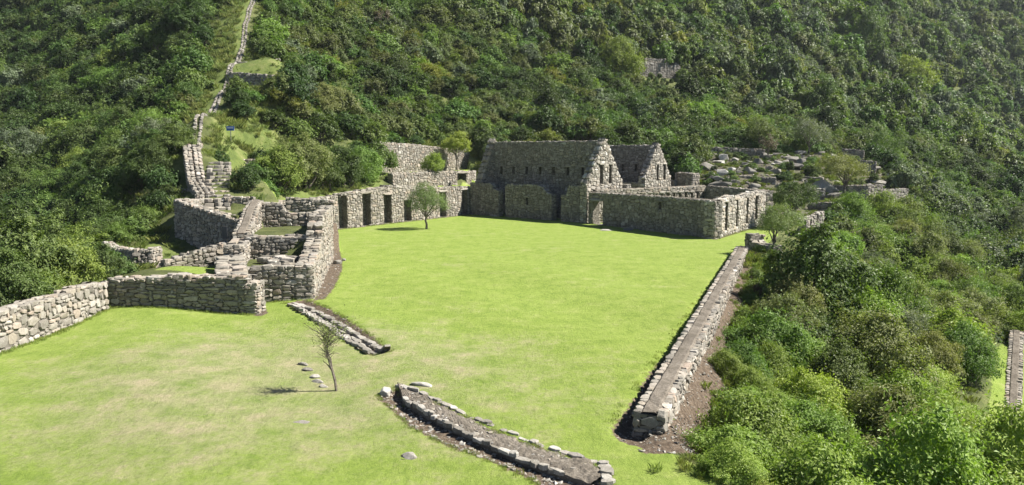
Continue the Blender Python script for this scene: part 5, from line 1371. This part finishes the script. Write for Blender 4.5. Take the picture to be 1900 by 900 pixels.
for P, dens, s0, s1 in ((GLADES[0], 3.2, .6, 1.3), (GLADES[1], 3.2, .5, 1.1), (GLADES[2], 3.5, .6, 1.3), (GLADES[3], 1.7, .4, .9), (GLADES[4], 2.0, .4, .8), (GLADES[6], 3, .5, 1.0), (GLADES[7], 3.5, .8, 1.6), (GLADES[5], 1.5, .3, .6)):
    xs = [p[0] for p in P]; ys = [p[1] for p in P]; n = int((max(xs) - min(xs)) * (max(ys) - min(ys)) * dens)
    X = rsg.uniform(min(xs) - .5, max(xs) + .5, n); Y = rsg.uniform(min(ys) - .5, max(ys) + .5, n)
    m = (poly_sdf(X, Y, P) > -.5) & (line_dist(X, Y, PATH) > .9) & (line_dist(X, Y, STAIR[:4]) > .95) & (poly_sdf(X, Y, PLAZA) < -.4)
    for Q in (TERR1, TERR2, ROOM1, ROOM2, LANDING): m &= poly_sdf(X, Y, Q) < -.6
    X, Y = X[m], Y[m]
    if len(X) == 0: continue
    Z = ground_z(X, Y)
    for x, y, z in zip(X, Y, Z): s_ = rsg.uniform(s0, s1); rows.append((x, y, z, s_, s_ * rsg.uniform(.7, 1.2), rsg.uniform(0, 6.28), rsg.randint(4)))
erows = []
def edge_tufts(pts, n, w, s0, s1, side=0, big=False):
    C = along(pts, .05)
    for _ in range(n):
        c = C[rsg.randint(len(C))]; d = side * w * .5 + rsg.normal() * w * .5; x, y = c[0] + c[3] * d, c[1] - c[2] * d
        s_ = rsg.uniform(s0, s1); (rows if big else erows).append((x, y, gz(x, y), s_ * (1 if big else 3.2), s_ * rsg.uniform(.7, 1.1) * (1 if big else 9), rsg.uniform(0, 6.28), rsg.randint(4)))
for a, b, n, sd in ((W1A, W1B, 260, .6), (W2A, W2B, 160, .6), (HFL, C1, 50, .6), (N0, N1, 150, .5), (H0, H1, 90, .5), (KD, KA, 120, .5), (KA, KB, 80, .6)): edge_tufts([a, b], n, .16, .18, .42, sd)
for pl, n in ((CH1, 150), (CH2, 240), (HSTRIP, 90)): edge_tufts(pl + pl[:1], n, .10, .10, .24)
edge_tufts([tuple(PA - PARN * .9 + PAR * .2), tuple(PB - PARN * .65)], 160, .12, .12, .28)
edge_tufts([tuple(PA + PARN * 1.2 - PAR * 2), tuple(PB + PARN * 1.1)], 220, .6, .2, .5, 0, True)
edge_tufts(kmid, 70, .25, .10, .3)
# rough grass in the gaps of the nearer hillside
for x0, x1, y0, y1, n in ((-60, 45, 60, 125, 9000), (1, 40, 12, 60, 2500), (-45, -15, 25, 60, 1500)):
    X = rsg.uniform(x0, x1, n); Y = rsg.uniform(y0, y1, n); m = poly_sdf(X, Y, PLAZA) < -1.0
    for P, mg in CLEAR[1:]: m &= poly_sdf(X, Y, P) < -.3
    m &= (line_dist(X, Y, PATH) > .8) & (line_dist(X, Y, STAIR[:4]) > .9) & (dirt_sdf(X, Y) < 0)
    X, Y = X[m], Y[m]; Z = ground_z(X, Y)
    for x, y, z in zip(X, Y, Z): s_ = rsg.uniform(.6, 1.3); rows.append((x, y, z, s_ * 1.2, s_ * rsg.uniform(.7, 1.1), rsg.uniform(0, 6.28), rsg.randint(4)))
scatter("rough_grass", rows, gcol); scatter("edge_grass", erows, lcol)
# gravel in the dirt strips, rubble on the rocky slope
pcol = bpy.data.collections.new("pebble forms")
for i in range(4):
    me = rock_mesh(60 + i, (M_STONE, M_PALE, M_ROCK, M_STONE)[i], .7, 9); pcol.objects.link(bpy.data.objects.new("pebble_form_%02d" % i, me))
n = 60000; Y = 13 + 35 * rsg.rand(n) ** 1.4; X = rsg.uniform(-.45, .42, n) * Y
m = dirt_sdf(X, Y) > .04; X, Y = X[m][:3600], Y[m][:3600]; Z = ground_z(X, Y)
scatter("gravel", [(x, y, z + .005, s_, s_, rsg.uniform(0, 6.28), rsg.randint(4)) for x, y, z, s_ in zip(X, Y, Z, .03 + .10 * rsg.rand(len(X)) ** 3)], pcol)
X = rsg.uniform(15, 55, 5000); Y = rsg.uniform(64, 102, 5000); m = poly_sdf(X, Y, GLADES[3]) > 0
X, Y = X[m][:1500], Y[m][:1500]; Z = ground_z(X, Y)
scatter("rubble", [(x, y, z + .02, s_, s_ * rsg.uniform(.5, 1), rsg.uniform(0, 6.28), rsg.randint(4)) for x, y, z, s_ in zip(X, Y, Z, .12 + .5 * rsg.rand(len(X)) ** 3)], pcol, tilt=.4)
X = rsg.uniform(-3.5, 2.5, 6000); Y = rsg.uniform(13, 20.5, 6000); m = (poly_sdf(X, Y, CH2) > .03)
X, Y = X[m][:420], Y[m][:420]; Z = np.where(poly_sdf(X, Y, [tuple(p) for p in KO] + [tuple(p) for p in KI[::-1]]) > 0, .06, ground_z(X, Y))
scatter("rubble", [(x, y, z, s_, s_ * rsg.uniform(.5, 1), rsg.uniform(0, 6.28), rsg.randint(4)) for x, y, z, s_ in zip(X, Y, Z, .04 + .14 * rsg.rand(len(X)) ** 2)], pcol, tilt=.4)
print("shrub sites", len(S), {k: len(v) for k, v in inst.items()}, "lawn tufts", int(m.sum()))

# ------------------------------------------------------------------ the thin blue air of the valley
hm = bpy.data.materials.new("valley_air"); hm.use_nodes = True
ht = hm.node_tree; ht.nodes.clear()
ho = ht.nodes.new("ShaderNodeOutputMaterial"); hv_ = ht.nodes.new("ShaderNodeVolumePrincipled")
hv_.inputs["Color"].default_value = (0.86, 0.93, 1.0, 1); hv_.inputs["Density"].default_value = 0.00012
ht.links.new(hv_.outputs[0], ho.inputs["Volume"])
x0, x1, y0, y1, z0, z1 = -425, 605, -125, 705, -42, 175
hz = mesh_np("haze", np.array([(x, y, z) for z in (z0, z1) for y in (y0, y1) for x in (x0, x1)]), np.array([(0, 2, 3, 1), (4, 5, 7, 6), (0, 1, 5, 4), (1, 3, 7, 5), (3, 2, 6, 7), (2, 0, 4, 6)]), hm)
tag(link("haze", hz), None, None, None, "stuff")
